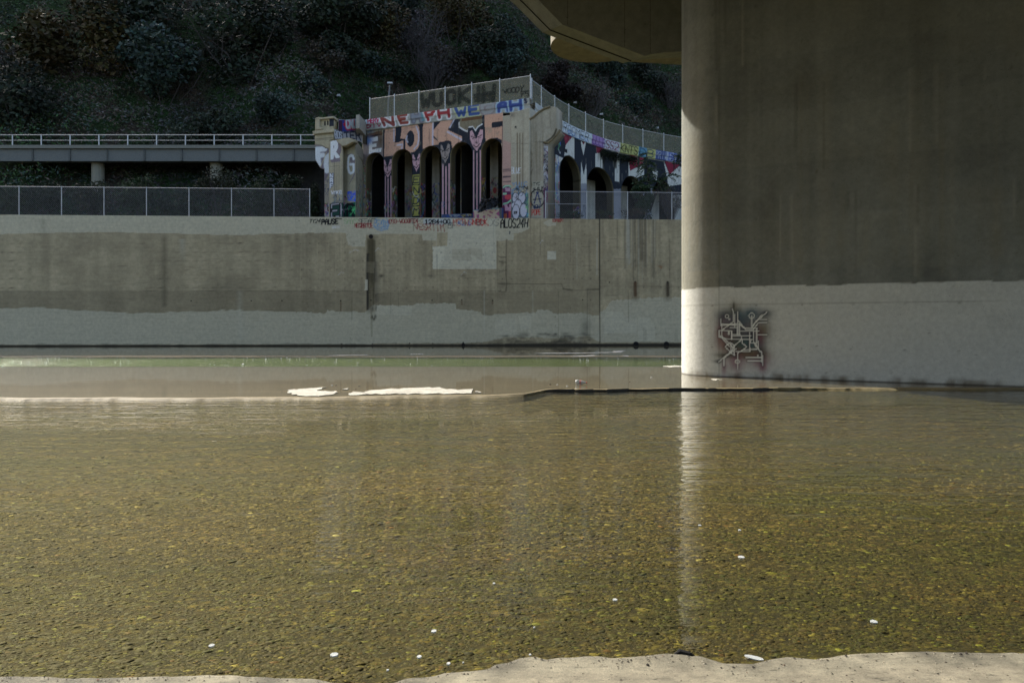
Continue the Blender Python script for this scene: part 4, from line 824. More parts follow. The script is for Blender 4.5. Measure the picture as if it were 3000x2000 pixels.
# low painted wall inside the two right arches, with lettering
lw = surfU([(1270, 53.9), (1474, 52.0)]); lc = Canvas(lw, 0, lw.L, 8, 10.6, .025, P(40, 48, 70), 61, .3, .2)
lc.scrawl((1275, 615, 1385, 640), 36, [P(30, 50, 90), P(120, 110, 60), BLK, P(90, 96, 100)], .06, .5, .9, seed=81)
lc.poly([(1386, 614), (1474, 608), (1474, 640), (1388, 640)], P(110, 60, 84)); lc.line([(1387, 616), (1420, 613), (1440, 612), (1468, 609)], .12, P(100, 130, 124)); write(lc, 'MASK', [(1390, 619), (1465, 613), (1463, 637), (1393, 640)], P(138, 126, 108), .17, jit=.04); lc.line([(1466, 612), (1468, 640)], .2, P(60, 62, 62))
panel('low_wall', lw, lc, [(1386, 615), (1471, 609), (1471, 680), (1386, 680)], (nf[0] * -.5, nf[1] * -.5, 0), M_CONC, via)
panel('low_wall', lw, lc, [(1293, 628), (1384, 626), (1384, 680), (1293, 680)], (nf[0] * -.4, nf[1] * -.4, 0), M_CONC, via)
# chamber behind, walls coloured near black for its deep shade
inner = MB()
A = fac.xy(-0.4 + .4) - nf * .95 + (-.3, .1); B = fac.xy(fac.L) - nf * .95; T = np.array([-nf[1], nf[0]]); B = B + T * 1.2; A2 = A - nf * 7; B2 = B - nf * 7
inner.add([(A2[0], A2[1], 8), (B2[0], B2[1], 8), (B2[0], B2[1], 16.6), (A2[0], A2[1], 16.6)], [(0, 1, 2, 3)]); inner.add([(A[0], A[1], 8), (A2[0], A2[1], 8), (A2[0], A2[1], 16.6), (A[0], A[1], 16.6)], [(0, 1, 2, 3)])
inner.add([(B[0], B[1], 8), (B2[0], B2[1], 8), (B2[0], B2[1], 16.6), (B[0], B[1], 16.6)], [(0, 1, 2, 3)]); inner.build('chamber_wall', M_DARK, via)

# curved wing
wing_uy = [(1560, 52.6), (1590, 54.3), (1629, 56.7), (1670, 58.9), (1719, 61.1), (1771, 63.2), (1827, 64.9), (1886, 66.4), (1947, 67.8), (2000, 68.9), (2090, 70.6), (2200, 72.4), (2400, 75.2), (2700, 78.6), (3000, 81.2)]
wg = surfU(wing_uy, True)
WA = []
for a, b, zt, rz in ((1606, 1626, 15.5, 1.2), (1640, 1701.5, 15.35, 1.75), (1719, 1798, 15.25, 1.95), (1819, 1884, 15.1, 1.8), (1909, 1972, 15.1, 1.8), (2000, 2065, 15.1, 1.8), (2095, 2165, 15.1, 1.8), (2200, 2275, 15.1, 1.8), (2315, 2395, 15.1, 1.8)):
    sa = wg.px(a, 500)[0]; sb = wg.px(b, 500)[0]; WA.append((sa, sb, zt, 8.2, rz))
gc = Canvas(wg, 0, wg.L, 8, 17.4, .03, P(112, 112, 106), 29, .2, .25)
WW, NB, MR, LL_ = P(138, 137, 130), P(21, 25, 31), P(88, 24, 38), P(92, 92, 96)
gc.poly(R3((330, 500), (455, 560), (690, 690), (1080, 800), (1568, 880), (2300, 960), (2300, 1130), (330, 1130)), NB)
for q in (((462, 570), (560, 625), (495, 710)), ((645, 650), (680, 662), (657, 705)), ((770, 700), (850, 740), (782, 795)), ((945, 750), (988, 765), (968, 800)), ((1080, 795), (1215, 830), (1200, 880), (1082, 945)), ((1405, 850), (1540, 890), (1448, 985))): gc.poly(R3(*q), MR)
for q in (((495, 705), (560, 628), (574, 640), (574, 835), (530, 800), (480, 805)), ((388, 640), (428, 622), (428, 695), (395, 680)), ((400, 790), (470, 830), (445, 862), (436, 900), (400, 860)), ((632, 655), (655, 705), (685, 665), (658, 800), (640, 730)),
          ((634, 850), (660, 980), (684, 865), (688, 1110), (632, 1110)), ((765, 785), (810, 780), (840, 880), (850, 940), (765, 915)), ((945, 790), (988, 770), (988, 1045), (945, 1035)), ((1070, 830), (1085, 945), (1190, 890), (1215, 900), (1215, 1000), (1070, 1010)), ((1395, 850), (1448, 980), (1540, 900), (1600, 930), (1600, 1060), (1440, 1085)), ((1290, 930), (1340, 950), (1330, 1040), (1300, 1000))): gc.poly(R3(*q), WW)
for q in (((395, 860), (437, 900), (437, 1380), (395, 1380)), ((632, 1060), (688, 1060), (688, 1380), (632, 1380)), ((932, 1110), (1000, 1110), (1000, 1380), (932, 1380)), ((1200, 1080), (1290, 1080), (1290, 1380), (1200, 1380))): gc.poly(R3(*q), LL_, .9)
gc.poly(R3((395, 960), (437, 970), (437, 1070), (395, 1050)), P(112, 112, 118), .8); gc.poly(R3((470, 735), (510, 745), (508, 785), (472, 770)), BLK * 1.5); gc.poly(R3((950, 1040), (975, 1040), (972, 1110), (955, 1110)), NB)
for k in range(46): x = r_.choice([r_.uniform(810, 860), r_.uniform(945, 960), r_.uniform(1155, 1170), r_.uniform(1480, 1560)]); y0 = r_.uniform(750, 800); gc.line(R3((x, y0), (x + r_.uniform(-4, 4), y0 + r_.uniform(40, 170))), r_.uniform(.05, .16), P(20, 20, 18), .7, soft=1)
for x in np.arange(344, 1600, 44): gc.line(R3((x, 600), (x, 1080)), .03, BLK, .18)
gc.scrawl((1608, 400, 1642, 638), 60, [P(130, 130, 130), BLK, P(50, 70, 130), P(130, 60, 50), P(60, 120, 80)], .07, .6, .8, seed=71); gc.scrawl((1700, 600, 1720, 638), 12, [P(130, 130, 130), BLK, NB], .05, .4, .6, seed=72)
for k in range(260): gc.line([(u_q, v_q), (u_q, v_q + r_.uniform(4, 22))], r_.uniform(.04, .14), r_.choice([P(30, 30, 28), P(96, 94, 86)]), r_.uniform(.15, .4), soft=1.4) if [globals().__setitem__('u_q', r_.uniform(1600, 2050)), globals().__setitem__('v_q', r_.uniform(390, 560))] else None
V, Q, C = grid_face(wg, gc, np.concatenate([np.arange(0, wg.px(2060, 500)[0], .06), np.arange(wg.px(2060, 500)[0], wg.L, .25)]), np.arange(8.2, 17.05, .06), WA)
parts = [(V, Q, C)]
for i, a in enumerate(WA): parts.append(reveal(wg, a, .75, GC, 240 + i, P(96, 88, 66)))
V, Q, C = merge(parts); mesh_np('wing_front', V, Q, M_CONC, via, C)
for i in range(1, 5):           # inner piers of the wing
    cs = (WA[i][1] + WA[i + 1][0]) / 2 - .3; n_ = wg.nrm(np.array([cs]))[0]; t = np.array([-n_[1], n_[0]]); p = wg.xy(cs) - n_ * 2.6
    g = Surf([tuple(p - t * .9), tuple(p + t * .2)]); ic = Canvas(g, 0, 1.1, 8.2, 16.4, .035, P(140, 138, 130), 340 + i, .4, .3); ic.scrawl((0, 8.4, 1.1, 11), 34, GC, .06, .6, .8, px=False, seed=90 + i)
    V1, Q1_, C1 = grid_face(g, ic, np.linspace(0, 1.1, 16), np.arange(8.2, 14.8, .07)); p2 = p - t * .9
    g3 = Surf([tuple(p2 - n_ * .6), tuple(p2)]); V3, Q3_, C3 = grid_face(g3, ic, np.linspace(0, .6, 5), np.arange(8.2, 14.8, .2))
    Vm, Qm, Cm = merge([(V1, Q1_, C1), (V3, Q3_, C3)]); mesh_np('inner_column', Vm, Qm, M_CONC, via, Cm)
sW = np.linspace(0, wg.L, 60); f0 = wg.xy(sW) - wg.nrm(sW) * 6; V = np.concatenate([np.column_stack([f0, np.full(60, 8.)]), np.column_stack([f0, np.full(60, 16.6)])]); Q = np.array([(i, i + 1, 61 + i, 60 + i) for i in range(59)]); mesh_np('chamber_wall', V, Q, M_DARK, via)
# roof slab
front = [tuple(fac.xy(0.)), tuple(fac.xy(fac.L)), ((1552 - CU) / FP * 51.95, 51.95)] + [tuple(p) for p in wg.xy(np.linspace(.8, wg.L, 40))]
front = np.array(front); back = front + np.array([(-.385 * -1 * 0 + 2.0, 13.)]) * 1; back[0] = front[0] + (1.5, 13); Vr = np.concatenate([np.column_stack([front, np.full(len(front), 17.02)]), np.column_stack([back, np.full(len(front), 17.02)]), np.column_stack([front + (0, .05), np.full(len(front), 16.5)]), np.column_stack([back, np.full(len(front), 16.5)])])
n_ = len(front); Q = [(i, i + 1, n_ + i + 1, n_ + i) for i in range(n_ - 1)] + [(2 * n_ + i + 1, 2 * n_ + i, 3 * n_ + i, 3 * n_ + i + 1) for i in range(n_ - 1)]; mesh_np('roof_slab', Vr, np.array(Q), plain('roof_concrete', (.14, .13, .11), .95, 4, .3), via)
# painted parapets
def parapet(name, surf, cv, s0, s1, z0, z1, parent, out=.16, lip=True, step=.05):
    prof = [(-.0, z0), (out * .6, z0 + .02), (out * .6, (z0 + z1) / 2 - .03), (out, (z0 + z1) / 2 + .02), (out, z1), (-.3, z1), (-.3, z1 - .3)]
    pts = []
    for i in range(len(prof) - 1):
        a = np.array(prof[i]); b = np.array(prof[i + 1]); n = max(1, int(np.linalg.norm(b - a) / step))
        for k in range(n): pts.append(a + (b - a) * k / n)
    pts.append(np.array(prof[-1])); S = np.arange(s0, s1, step); xy = surf.xy(S); nr = surf.nrm(S)
    V = []; C = []
    for o_, z in pts: V.append(np.column_stack([xy + nr * o_, np.full(len(S), z)])); C.append(cv.sample(S, np.full(len(S), z)))
    V = np.concatenate(V); C = np.concatenate(C); idx = np.arange(len(V)).reshape(len(pts), len(S)); Q = np.stack([idx[:-1, :-1], idx[:-1, 1:], idx[1:, 1:], idx[1:, :-1]], -1).reshape(-1, 4)
    return mesh_np(name, V, Q, M_CONC, parent, C)
fp = surfU([(1066, 57.4), (1556, 51.75)]); pc = Canvas(fp, 0, fp.L, 16.7, 18, .025, P(104, 104, 98), 44, .15, .15)
G_ = lambda *p: Q3(*p)
pc.poly(G_((80, 190), (430, 120), (430, 230), (90, 275)), P(120, 134, 140)); write(pc, 'HERV', G_((160, 165), (430, 135), (430, 225), (165, 255)), P(112, 26, 50), .1)
write(pc, 'DIV', G_((120, 300), (480, 240), (480, 320), (120, 365)), P(90, 26, 44), .09)
def block(cv, ch, quad, a, b): write(cv, ch, quad, a, .46); write(cv, ch, quad, b, .26)
block(pc, 'N', G_((440, 130), (770, 95), (790, 290), (510, 300)), WHT, P(88, 44, 40)); block(pc, 'E', G_((830, 85), (1080, 55), (1090, 230), (900, 250)), WHT, P(92, 42, 34))
block(pc, 'H', R1((970, 420), (1060, 405), (1070, 480), (975, 490)), P(70, 68, 74), P(88, 92, 98)); pc.poly(R1((1055, 410), (1090, 405), (1105, 480), (1065, 485)), P(66, 96, 102)); block(pc, 'P', R1((1080, 400), (1190, 385), (1190, 465), (1110, 478)), WHT, P(104, 34, 34)); block(pc, 'H', R2((260, 385), (385, 370), (385, 445), (270, 458)), WHT, P(100, 34, 36))
block(pc, 'W', R2((420, 375), (545, 355), (540, 430), (430, 440)), P(128, 132, 100), P(40, 56, 94)); block(pc, 'E', R2((545, 352), (655, 335), (655, 415), (550, 428)), P(128, 132, 100), P(40, 56, 94)); block(pc, 'G', R2((660, 340), (800, 325), (775, 405), (668, 415)), P(92, 84, 84), P(104, 104, 102))
block(pc, 'A', R2((815, 320), (920, 310), (925, 390), (815, 400)), P(110, 128, 140), P(40, 52, 92)); block(pc, 'H', R2((920, 308), (1045, 295), (1045, 375), (925, 388)), P(110, 128, 140), P(40, 52, 92)); write(pc, '7S', R2((1040, 292), (1080, 288), (1090, 320), (1040, 330)), P(22, 24, 40), .1)
parapet('parapet', fp, pc, .05, fp.L, 16.98, 17.84, via)
wp = Surf([tuple(p) for p in wg.xy(np.linspace(.1, wg.L, 60))]); wpc = Canvas(wp, 0, wp.L, 16.7, 18, .025, P(118, 120, 118), 45, .15, .15)
for (x0, x1, c) in ((455, 720, P(134, 140, 144)), (725, 835, P(104, 80, 118)), (835, 970, P(132, 132, 136)), (985, 1155, P(118, 118, 66)), (1155, 1230, P(54, 92, 108)), (1230, 1310, P(120, 118, 66)), (1310, 1410, P(24, 40, 84)), (1410, 1640, P(104, 110, 128)), (1640, 1900, P(90, 90, 92)), (1900, 2300, P(60, 84, 92))):
    wpc.poly(R3((x0, 300), (x1, 300), (x1, 1000), (x0, 1000)), c, .9)
zz = lambda u, z: (1500 + u / 3.136, None)
def wtext(t, x0, x1, c, w, z0=17.1, z1=17.75, jit=.03, seed=1):
    s0 = wp.px(1500 + x0 / 3.136, 400)[0]; s1 = wp.px(1500 + x1 / 3.136, 400)[0]; sf = wpc.sf; wpc.sf = None; write(wpc, t, [(s0, z1), (s1, z1), (s1, z0), (s0, z0)], c, w, jit=jit, seed=seed); wpc.sf = sf
wtext('ROOMER', 458, 700, BLK, .06); wtext('SUN', 500, 690, P(60, 90, 130), .06, 17.0, 17.4); wtext('LLLB', 728, 850, P(60, 36, 80), .08); wtext('SS2', 850, 970, BLK, .06); wtext('SS2', 855, 975, P(110, 40, 60), .04); wtext('KNTS', 990, 1150, BLK, .08); wtext('DB', 1160, 1300, P(20, 40, 60), .08); wtext('PRIW', 1310, 1420, P(120, 124, 130), .05); wtext('BOKN', 1430, 1600, P(30, 46, 110), .08); wtext('ASTER', 1650, 1900, BLK, .08)
parapet('parapet', wp, wpc, .05, wp.L, 16.98, 17.84, via)

# right pylon: fluted pilaster and scrolled buttress
py = surfU([(1493, 52.05), (1553, 51.3)]); pyc = Canvas(py, 0, py.L, 8, 17.5, .025, P(112, 108, 94), 51, .15, .15)
for x in (990, 1015, 1040): pyc.line(R2((x, 600), (x, 1085)), .09, P(70, 60, 42), .75)
for y in (690,): pyc.line(R2((860, y), (1100, y + 5)), .03, BLK, .5)
pyc.blob(R2((940, 432))[0], .35, .25, P(50, 46, 42), .6); write(pyc, 'R', R2((967, 535), (985, 535), (985, 552), (967, 552)), BLK, .05); write(pyc, 'BLUE', R2((935, 910), (1025, 920), (1020, 960), (935, 970)), P(142, 146, 148), .05, jit=.06)
pyc.poly(Q4((845, 760), (1200, 760), (1200, 1275), (845, 1275)), P(30, 60, 74), .85); write(pyc, 'YUIC', Q4((860, 545), (1190, 520), (1180, 600), (860, 600)), P(56, 92, 122), .06, .8); pyc.scrawl((1499, 545, 1547, 570), 22, [BLK, P(50, 84, 110)], .04, .35, .85, seed=21)
for (c, a, b) in (((935, 865), .27, .42), ((1065, 855), .29, .42), ((900, 1010), .24, .22), ((985, 1060), .32, .62), ((940, 1150), .30, .55), ((1100, 1120), .3, .5)):
    q = pyc.tx(Q4(c))[0]; el = [(q[0] + a * math.cos(t), q[1] + b * math.sin(t)) for t in np.linspace(0, 6.3, 20)]; pyc.poly(el, P(128, 130, 138), px=False); pyc.line(el, .045, BLK, px=False)
write(pyc, 'CREW', Q4((890, 1140), (965, 1140), (965, 1185), (890, 1190)), BLK, .04); pyc.scrawl((1540, 560, 1548, 635), 12, [P(80, 120, 80), P(60, 100, 140)], .04, .3, .8, seed=22); pyc.scrawl((1499, 562, 1535, 590), 8, [BLK], .03, .3, .8, seed=24)
ext = (-nf[0] * 1.6, -nf[1] * 1.6, 0)
panel('fluted_pilaster', py, pyc, [(1497, 352), (1497, 345), (1493, 330), (1516, 326), (1553, 315), (1553, 690), (1497, 690)], ext, M_CONC, via, body=P(112, 108, 94))
st = surfU([(1470, 52.35), (1500, 51.98)]); stc = Canvas(st, 0, st.L, 8, 17.5, .025, P(112, 104, 92), 52, .15, .15)
stc.poly([(1470, 352), (1498, 348), (1498, 640), (1470, 640)], P(122, 98, 90), .85); stc.poly([(1474, 330), (1500, 328), (1500, 420), (1474, 410)], P(112, 108, 94), .9)
for y, in ((255,), (290,), (400,), (415,), (510,)): stc.line(Q4((655, y + 10), (740, y + 5), (835, y)), .07, P(40, 38, 44), .8)
stc.poly(Q4((650, 600), (840, 590), (840, 1275), (650, 1275)), P(62, 26, 50)); stc.line(Q4((665, 640), (720, 605), (800, 600), (838, 625)), .12, P(92, 130, 108)); stc.poly(Q4((700, 800), (838, 780), (838, 880), (720, 885)), P(120, 44, 52)); stc.line(Q4((655, 770), (730, 765)), .14, P(92, 130, 108)); stc.line(Q4((655, 985), (760, 960), (838, 900)), .12, P(92, 130, 108)); stc.poly(Q4((700, 990), (760, 990), (770, 1050), (800, 1050), (800, 985), (838, 985), (838, 1130), (710, 1120)), P(128, 98, 112)); stc.poly(Q4((655, 1190), (750, 1185), (750, 1275), (655, 1275)), P(120, 66, 44)); stc.poly(Q4((710, 640), (830, 640), (830, 720), (720, 720)), P(124, 104, 116), .8); stc.poly(Q4((780, 1135), (838, 1130), (838, 1275), (790, 1275)), P(120, 44, 52))
panel('jamb', st, stc, [(1473, 340), (1494, 337), (1499, 350), (1499, 690), (1473, 690)], (-nf[0] * 1.4, -nf[1] * 1.4, 0), M_CONC, via, body=P(112, 104, 92))
bt = surfU([(1545, 51.35), (1650, 51.45)]); bc = Canvas(bt, 0, bt.L, 8, 17.5, .025, P(112, 106, 92), 53, .18, .22)
prof = R3((158, 462), (195, 445), (240, 400), (290, 370), (335, 354), (345, 350), (410, 357), (410, 548), (440, 575), (425, 590), (405, 620), (365, 660), (335, 690), (330, 1460), (158, 1460))
curve = R3((165, 465), (200, 445), (245, 403), (290, 375), (345, 355)); bc.line(curve, .18, P(46, 38, 22), .85, soft=1.); bc.line([(u + .5, v - 5) for u, v in curve], .1, P(120, 114, 96), .8)
bc.line(R3((408, 560), (392, 605), (360, 645), (315, 675)), .14, P(40, 34, 20), .85); bc.line(R3((430, 580), (405, 625), (345, 680)), .12, P(44, 36, 22), .8); bc.line(R3((165, 480), (165, 660), (170, 900), (165, 1370)), .12, P(62, 52, 34), .7, soft=1.4); bc.line(R3((290, 680), (330, 690)), .1, P(50, 40, 24), .7)
for k in range(22): x = r_.uniform(175, 290); bc.line(R3((x, r_.uniform(480, 700)), (x + 2, r_.uniform(800, 1050))), .05, P(84, 76, 58), .4, soft=1.5)
for k in range(30): bc.blob(R3((r_.gauss(175, 8), r_.uniform(700, 1300)))[0], .06, .12, P(50, 42, 26), .5)
bc.line(R3((160, 672), (290, 678)), .03, BLK, .5); bc.line(R3((350, 400), (355, 540)), .05, P(70, 60, 44), .6)
bc.poly(R3((190, 1040), (285, 1035), (285, 1365), (185, 1365)), P(120, 118, 104), .7); write(bc, 'TYC', R3((195, 1050), (260, 1045), (258, 1075), (195, 1080)), BLK, .04, jit=.06); write(bc, 'Y.O.K', R3((195, 1100), (290, 1085), (290, 1130), (195, 1150)), BLK, .06)
bc.ring(R3((233, 1195))[0], .5, .08, BLK, asp=1.3); bc.line(R3((205, 1240), (235, 1135), (262, 1240)), .08, P(20, 30, 70)); bc.line(R3((198, 1205), (270, 1200)), .07, BLK); write(bc, 'WONF', R3((195, 1255), (275, 1250), (275, 1285), (195, 1290)), P(24, 34, 60), .045, jit=.08); write(bc, 'POPE', R3((183, 1300), (270, 1295), (268, 1340), (183, 1350)), P(128, 34, 30), .05, jit=.05); bc.line(R3((160, 1110), (170, 1160), (160, 1200), (172, 1250), (162, 1290)), .05, P(120, 60, 30)); write(bc, 'ARTS', R3((215, 370), (275, 352), (280, 378), (218, 398)), P(135, 132, 124), .05, jit=.05)
bc.poly(R3((292, 680), (332, 692), (332, 1380), (292, 1380)), P(96, 94, 92), .8); bc.scrawl((1593, 430, 1605, 590), 50, [P(130, 132, 136), P(40, 44, 70), BLK, P(80, 30, 50)], .045, .4, .85, seed=26); bc.poly(R3((292, 1100), (318, 1100), (315, 1370), (292, 1370)), P(60, 30, 52), .7)
panel('scroll_buttress', bt, bc, prof, (.5, 1.35, 0), M_CONC, via, body=P(104, 98, 84))
mb = MB()      # moulding that follows the two scrolls, standing proud
for cu, rr in ((R3((160, 470), (200, 447), (245, 405), (290, 376), (350, 354)), .07), (R3((440, 572), (428, 592), (405, 622), (365, 662), (325, 690), (292, 680)), .08)): mb.tube([(bt.xy(bt.px(u, v)[0])[0], 51.33, bt.px(u, v)[1]) for u, v in cu], rr, 8, P(80, 72, 54))
mb.build('scroll_moulding', M_CONC, via)
sb = surfU([(1630.9, 51.5), (1651, 53.3)]); sbc = Canvas(sb, 0, sb.L, 14, 17.4, .03, P(44, 40, 50), 54, .2, .2); sbc.scrawl((1630, 340, 1652, 390), 20, [NVY, P(130, 60, 60), P(120, 120, 120)], .06, .5, .9, seed=31)
panel('buttress_side', sb, sbc, R3((412, 420), (458, 470), (456, 560), (440, 575), (412, 548)), (-.3, .1, 0), M_CONC, via, body=P(60, 56, 54))

# left pylon and bridge end
lp = surfU([(964, 53.7), (1004, 53.1), (1007, 53.7), (1042, 53.2), (1063, 56.6)]); lpc = Canvas(lp, 0, lp.L, 8, 16, .025, P(106, 102, 86), 55, .18, .22)
GP = P(76, 70, 78)
lpc.poly(Q1((548, 850), (700, 790), (820, 900), (830, 1050), (780, 1200), (810, 1340), (570, 1360), (548, 1300)), GP, .9)
lpc.poly(Q1((545, 840), (630, 795), (700, 800), (745, 870), (750, 950), (720, 1050), (690, 1085), (795, 1215), (770, 1245), (685, 1255), (640, 1160), (625, 1290), (550, 1300)), P(142, 146, 148)); lpc.poly(Q1((625, 920), (645, 935), (642, 990), (625, 1010)), GP)
lpc.poly(Q1((960, 1180), (1080, 1120), (1160, 1180), (1180, 1300), (1180, 1568)), GP, .8); gG = Q1((1150, 1310), (1140, 1200), (1100, 1160), (1040, 1170), (990, 1240), (970, 1400), (980, 1568)) + Q2((900, 270), (940, 330), (1010, 320), (1045, 220), (1050, 80), (960, 95))
lpc.line(Q1((1140, 1270), (1120, 1200), (1075, 1175), (1020, 1220), (1000, 1330), (995, 1500)) + Q2((905, 180), (925, 270), (965, 300), (1015, 270), (1030, 180), (1025, 90), (950, 90)), .2, P(142, 146, 148), soft=.3); lpc.poly(Q2((880, 620), (1060, 250), (1060, 330)), GP, .8)
for x in (590, 640, 690, 790): lpc.line(Q2((x, 30), (x, 960)), .05, P(52, 48, 38), .7)
for x in (830, 870): lpc.line(Q2((x, -300), (x, 900)), .1, P(64, 56, 42), .6, soft=1.4)
lpc.line(Q2((480, 140), (790, 145)), .03, BLK, .5)
for i, ch in enumerate('NBF'): y = 310 + i * 115; write(lpc, ch, Q2((482, y), (560, y - 5), (558, y + 90), (482, y + 95)), P(20, 34, 60), .17); write(lpc, ch, Q2((482, y), (560, y - 5), (558, y + 90), (482, y + 95)), P(140, 144, 148), .09)
write(lpc, 'WAKE', Q2((510, 700), (760, 695), (765, 770), (510, 770)), P(140, 142, 144), .06, jit=.06); lpc.scrawl((966, 560, 1004, 600), 16, [P(20, 34, 60), P(60, 80, 90)], .05, .4, .6, seed=34)
lpc.poly(Q2((480, 1000), (840, 990), (840, 1320), (480, 1320)), P(12, 40, 34)); write(lpc, 'EH', Q2((490, 1020), (800, 1010), (800, 1300), (490, 1310)), BLK, .22); write(lpc, 'EH', Q2((500, 1020), (810, 1010), (810, 1300), (500, 1310)), P(110, 110, 114), .1, .9, wear=.4)
lpc.poly(Q2((840, 1000), (1070, 950), (1070, 1320), (840, 1320)), P(14, 60, 46)); write(lpc, 'R', Q2((860, 1010), (1060, 1000), (1060, 1310), (860, 1310)), BLK, .2); lpc.scrawl((1018, 560, 1041, 590), 26, [P(40, 60, 150), P(50, 80, 150)], .06, .3, .9, seed=35); lpc.scrawl((1020, 605, 1041, 635), 22, [P(60, 130, 80), BLK], .05, .3, .9, seed=36); lpc.scrawl((1043, 565, 1062, 638), 60, [P(84, 20, 24), P(20, 120, 90), BLK, P(20, 90, 110)], .06, .35, .9, seed=37); lpc.scrawl((1043, 505, 1058, 560), 14, [BLK, P(50, 70, 100)], .05, .3, .9, seed=38); lpc.scrawl((1005, 575, 1018, 630), 16, [BLK, P(120, 120, 124), P(110, 50, 90)], .05, .3, .9, seed=39)
lpc.poly(Q2((1215, 810), (1340, 830), (1340, 1320), (1215, 1320)), P(60, 70, 60), .6)
V, Q, C = grid_face(lp, lpc, np.concatenate([np.arange(0, lp.L, .04), lp.c]), np.arange(8.2, 15.3, .045))
mesh_np('end_pylon', V, Q, M_CONC, via, C)
def cap(pts, z0, z1, name, col, mat=M_CONC):
    mb = MB(); mb.prism([(x, y, z1) for x, y in pts], (0, 0, z0 - z1), col); return mb.build(name, mat, via)
U2 = lambda u, Y: ((u - CU) / FP * Y, Y)
cap([U2(964, 53.72), U2(1004, 53.12), U2(1006.5, 53.75), U2(1041.5, 53.25), U2(1062.5, 56.65), U2(1062, 58), U2(960, 58)], 8.3, 15.23, 'pylon_core', P(100, 96, 82))
cb = surfU([(960, 53.0), (1045, 52.6)]); cbc = Canvas(cb, 0, cb.L, 14, 16, .03, P(112, 106, 90), 56, .15, .2)
panel('pylon_corbel', cb, cbc, Q1((700, 800), (860, 745), (1010, 725), (1165, 775), (1165, 835), (1090, 850), (1010, 900), (930, 935), (865, 950), (830, 930)), (.1, .65, 0), M_CONC, via, body=P(106, 98, 78))
cap([U2(1041, 53.1), U2(1064, 56.4), U2(1064, 57.2), U2(1041, 54.2)], 14.35, 15.26, 'pylon_shelf', P(96, 92, 80))
lb = surfU([(905, 54.9), (978, 54.1)]); lbc = Canvas(lb, 0, lb.L, 8, 18, .025, P(112, 106, 88), 57, .1, .12)
for y, w in ((640, .1), (770, .05), (800, .04)): lbc.line(Q1((100, y + 10), (640, y - 50)), w, P(52, 48, 36), .8)
panel('bridge_fascia', lb, lbc, Q1((150, 640), (640, 590), (640, 765), (530, 800), (530, 1000), (440, 992), (360, 945), (260, 910), (155, 900)), (.2, 1., 0), M_CONC, via)
lb2 = surfU([(905, 54.7), (978, 53.9)]); lb2c = Canvas(lb2, 0, lb2.L, 8, 18, .025, P(114, 108, 90), 58, .1, .12)
panel('bridge_cornice', lb2, lb2c, Q1((95, 560), (640, 500), (640, 590), (100, 640)), (.2, 1.2, 0), M_CONC, via)
panel('bridge_parapet', lb, lbc, Q1((165, 260), (270, 255), (340, 262), (700, 215), (745, 260), (745, 570), (155, 560)), (.1, .5, 0), M_CONC, via)
panel('parapet_coping', lb2, lb2c, Q1((155, 235), (250, 200), (340, 215), (690, 175), (745, 200), (745, 250), (700, 225), (340, 258), (165, 268)), (.1, .9, 0), M_CONC, via)
panel('parapet_post', lb2, lb2c, Q1((168, 262), (268, 258), (268, 440), (330, 470), (330, 520), (160, 540)), (.1, .5, 0), M_CONC, via)
for q in (((392, 320), (410, 300), (428, 320), (428, 410), (410, 432), (392, 410)), ((465, 305), (484, 285), (502, 305), (502, 400), (484, 420), (465, 400))):
    mb = MB(); pts = [lb.px(*p) for p in Q1(*q)]; mb.prism([(*(lb.xy(a) + (0, -.008)), b) for a, b in pts], (0, .004, 0)); mb.build('baluster_slot', M_BLACK, via)
mb = MB(); pts = [lb.px(*p) for p in Q1((522, 258), (668, 242), (668, 430), (522, 445))]; mb.prism([(*(lb.xy(a) + (0, -.01)), b) for a, b in pts], (0, .006, 0)); mb.build('dark_plaque', plain('blue_black_paint', (.016, .022, .036), .8, 12), via)
ls = surfU([(905, 54.6), (975, 54.2)]); lsc = Canvas(ls, 0, ls.L, 8, 16, .025, P(84, 78, 76), 59, .12, .12)
lsc.poly(Q1((150, 1000), (540, 1000), (540, 1568), (150, 1568)), GP, .8); lsc.poly(Q2((350, 0), (480, 0), (480, 260), (370, 480), (350, 480)), GP, .8); lsc.poly(Q2((372, 480), (480, 270), (480, 1320), (360, 1320)), P(104, 100, 88), .9)
lsc.line(Q1((215, 1040), (225, 1200), (245, 1400)), .46, P(142, 146, 148)); lsc.line(Q1((200, 1030), (405, 1010)), .4, P(142, 146, 148)); lsc.line(Q1((230, 1190), (360, 1170)), .35, P(142, 146, 148)); lsc.line(Q1((520, 1180), (455, 1240), (440, 1400), (460, 1568)) + Q2((400, 100), (430, 210), (478, 230)), .4, P(142, 146, 148)); lsc.line(Q1((450, 1090), (300, 1470)), .05, P(120, 112, 88)); lsc.scrawl((951, 595, 966, 638), 50, [P(40, 60, 120), P(120, 40, 60), P(120, 124, 60), P(120, 120, 124), BLK], .04, .25, .9, seed=45); lsc.scrawl((951, 525, 966, 580), 12, [P(24, 36, 60)], .04, .3, .7, seed=46)
panel('haunch', ls, lsc, Q1((150, 905), (260, 915), (360, 950), (440, 1000), (545, 1010)) + Q2((478, 0), (482, 1500), (360, 1500), (352, 190), (300, 190)) + Q1((290, 1500), (240, 1420), (165, 1300)), (.2, 1., 0), M_CONC, via)
uw = surfU([(976, 53.9), (1064, 56.9)]); uwc = Canvas(uw, 0, uw.L, 14.5, 18, .025, P(100, 98, 90), 60, .15, .15)
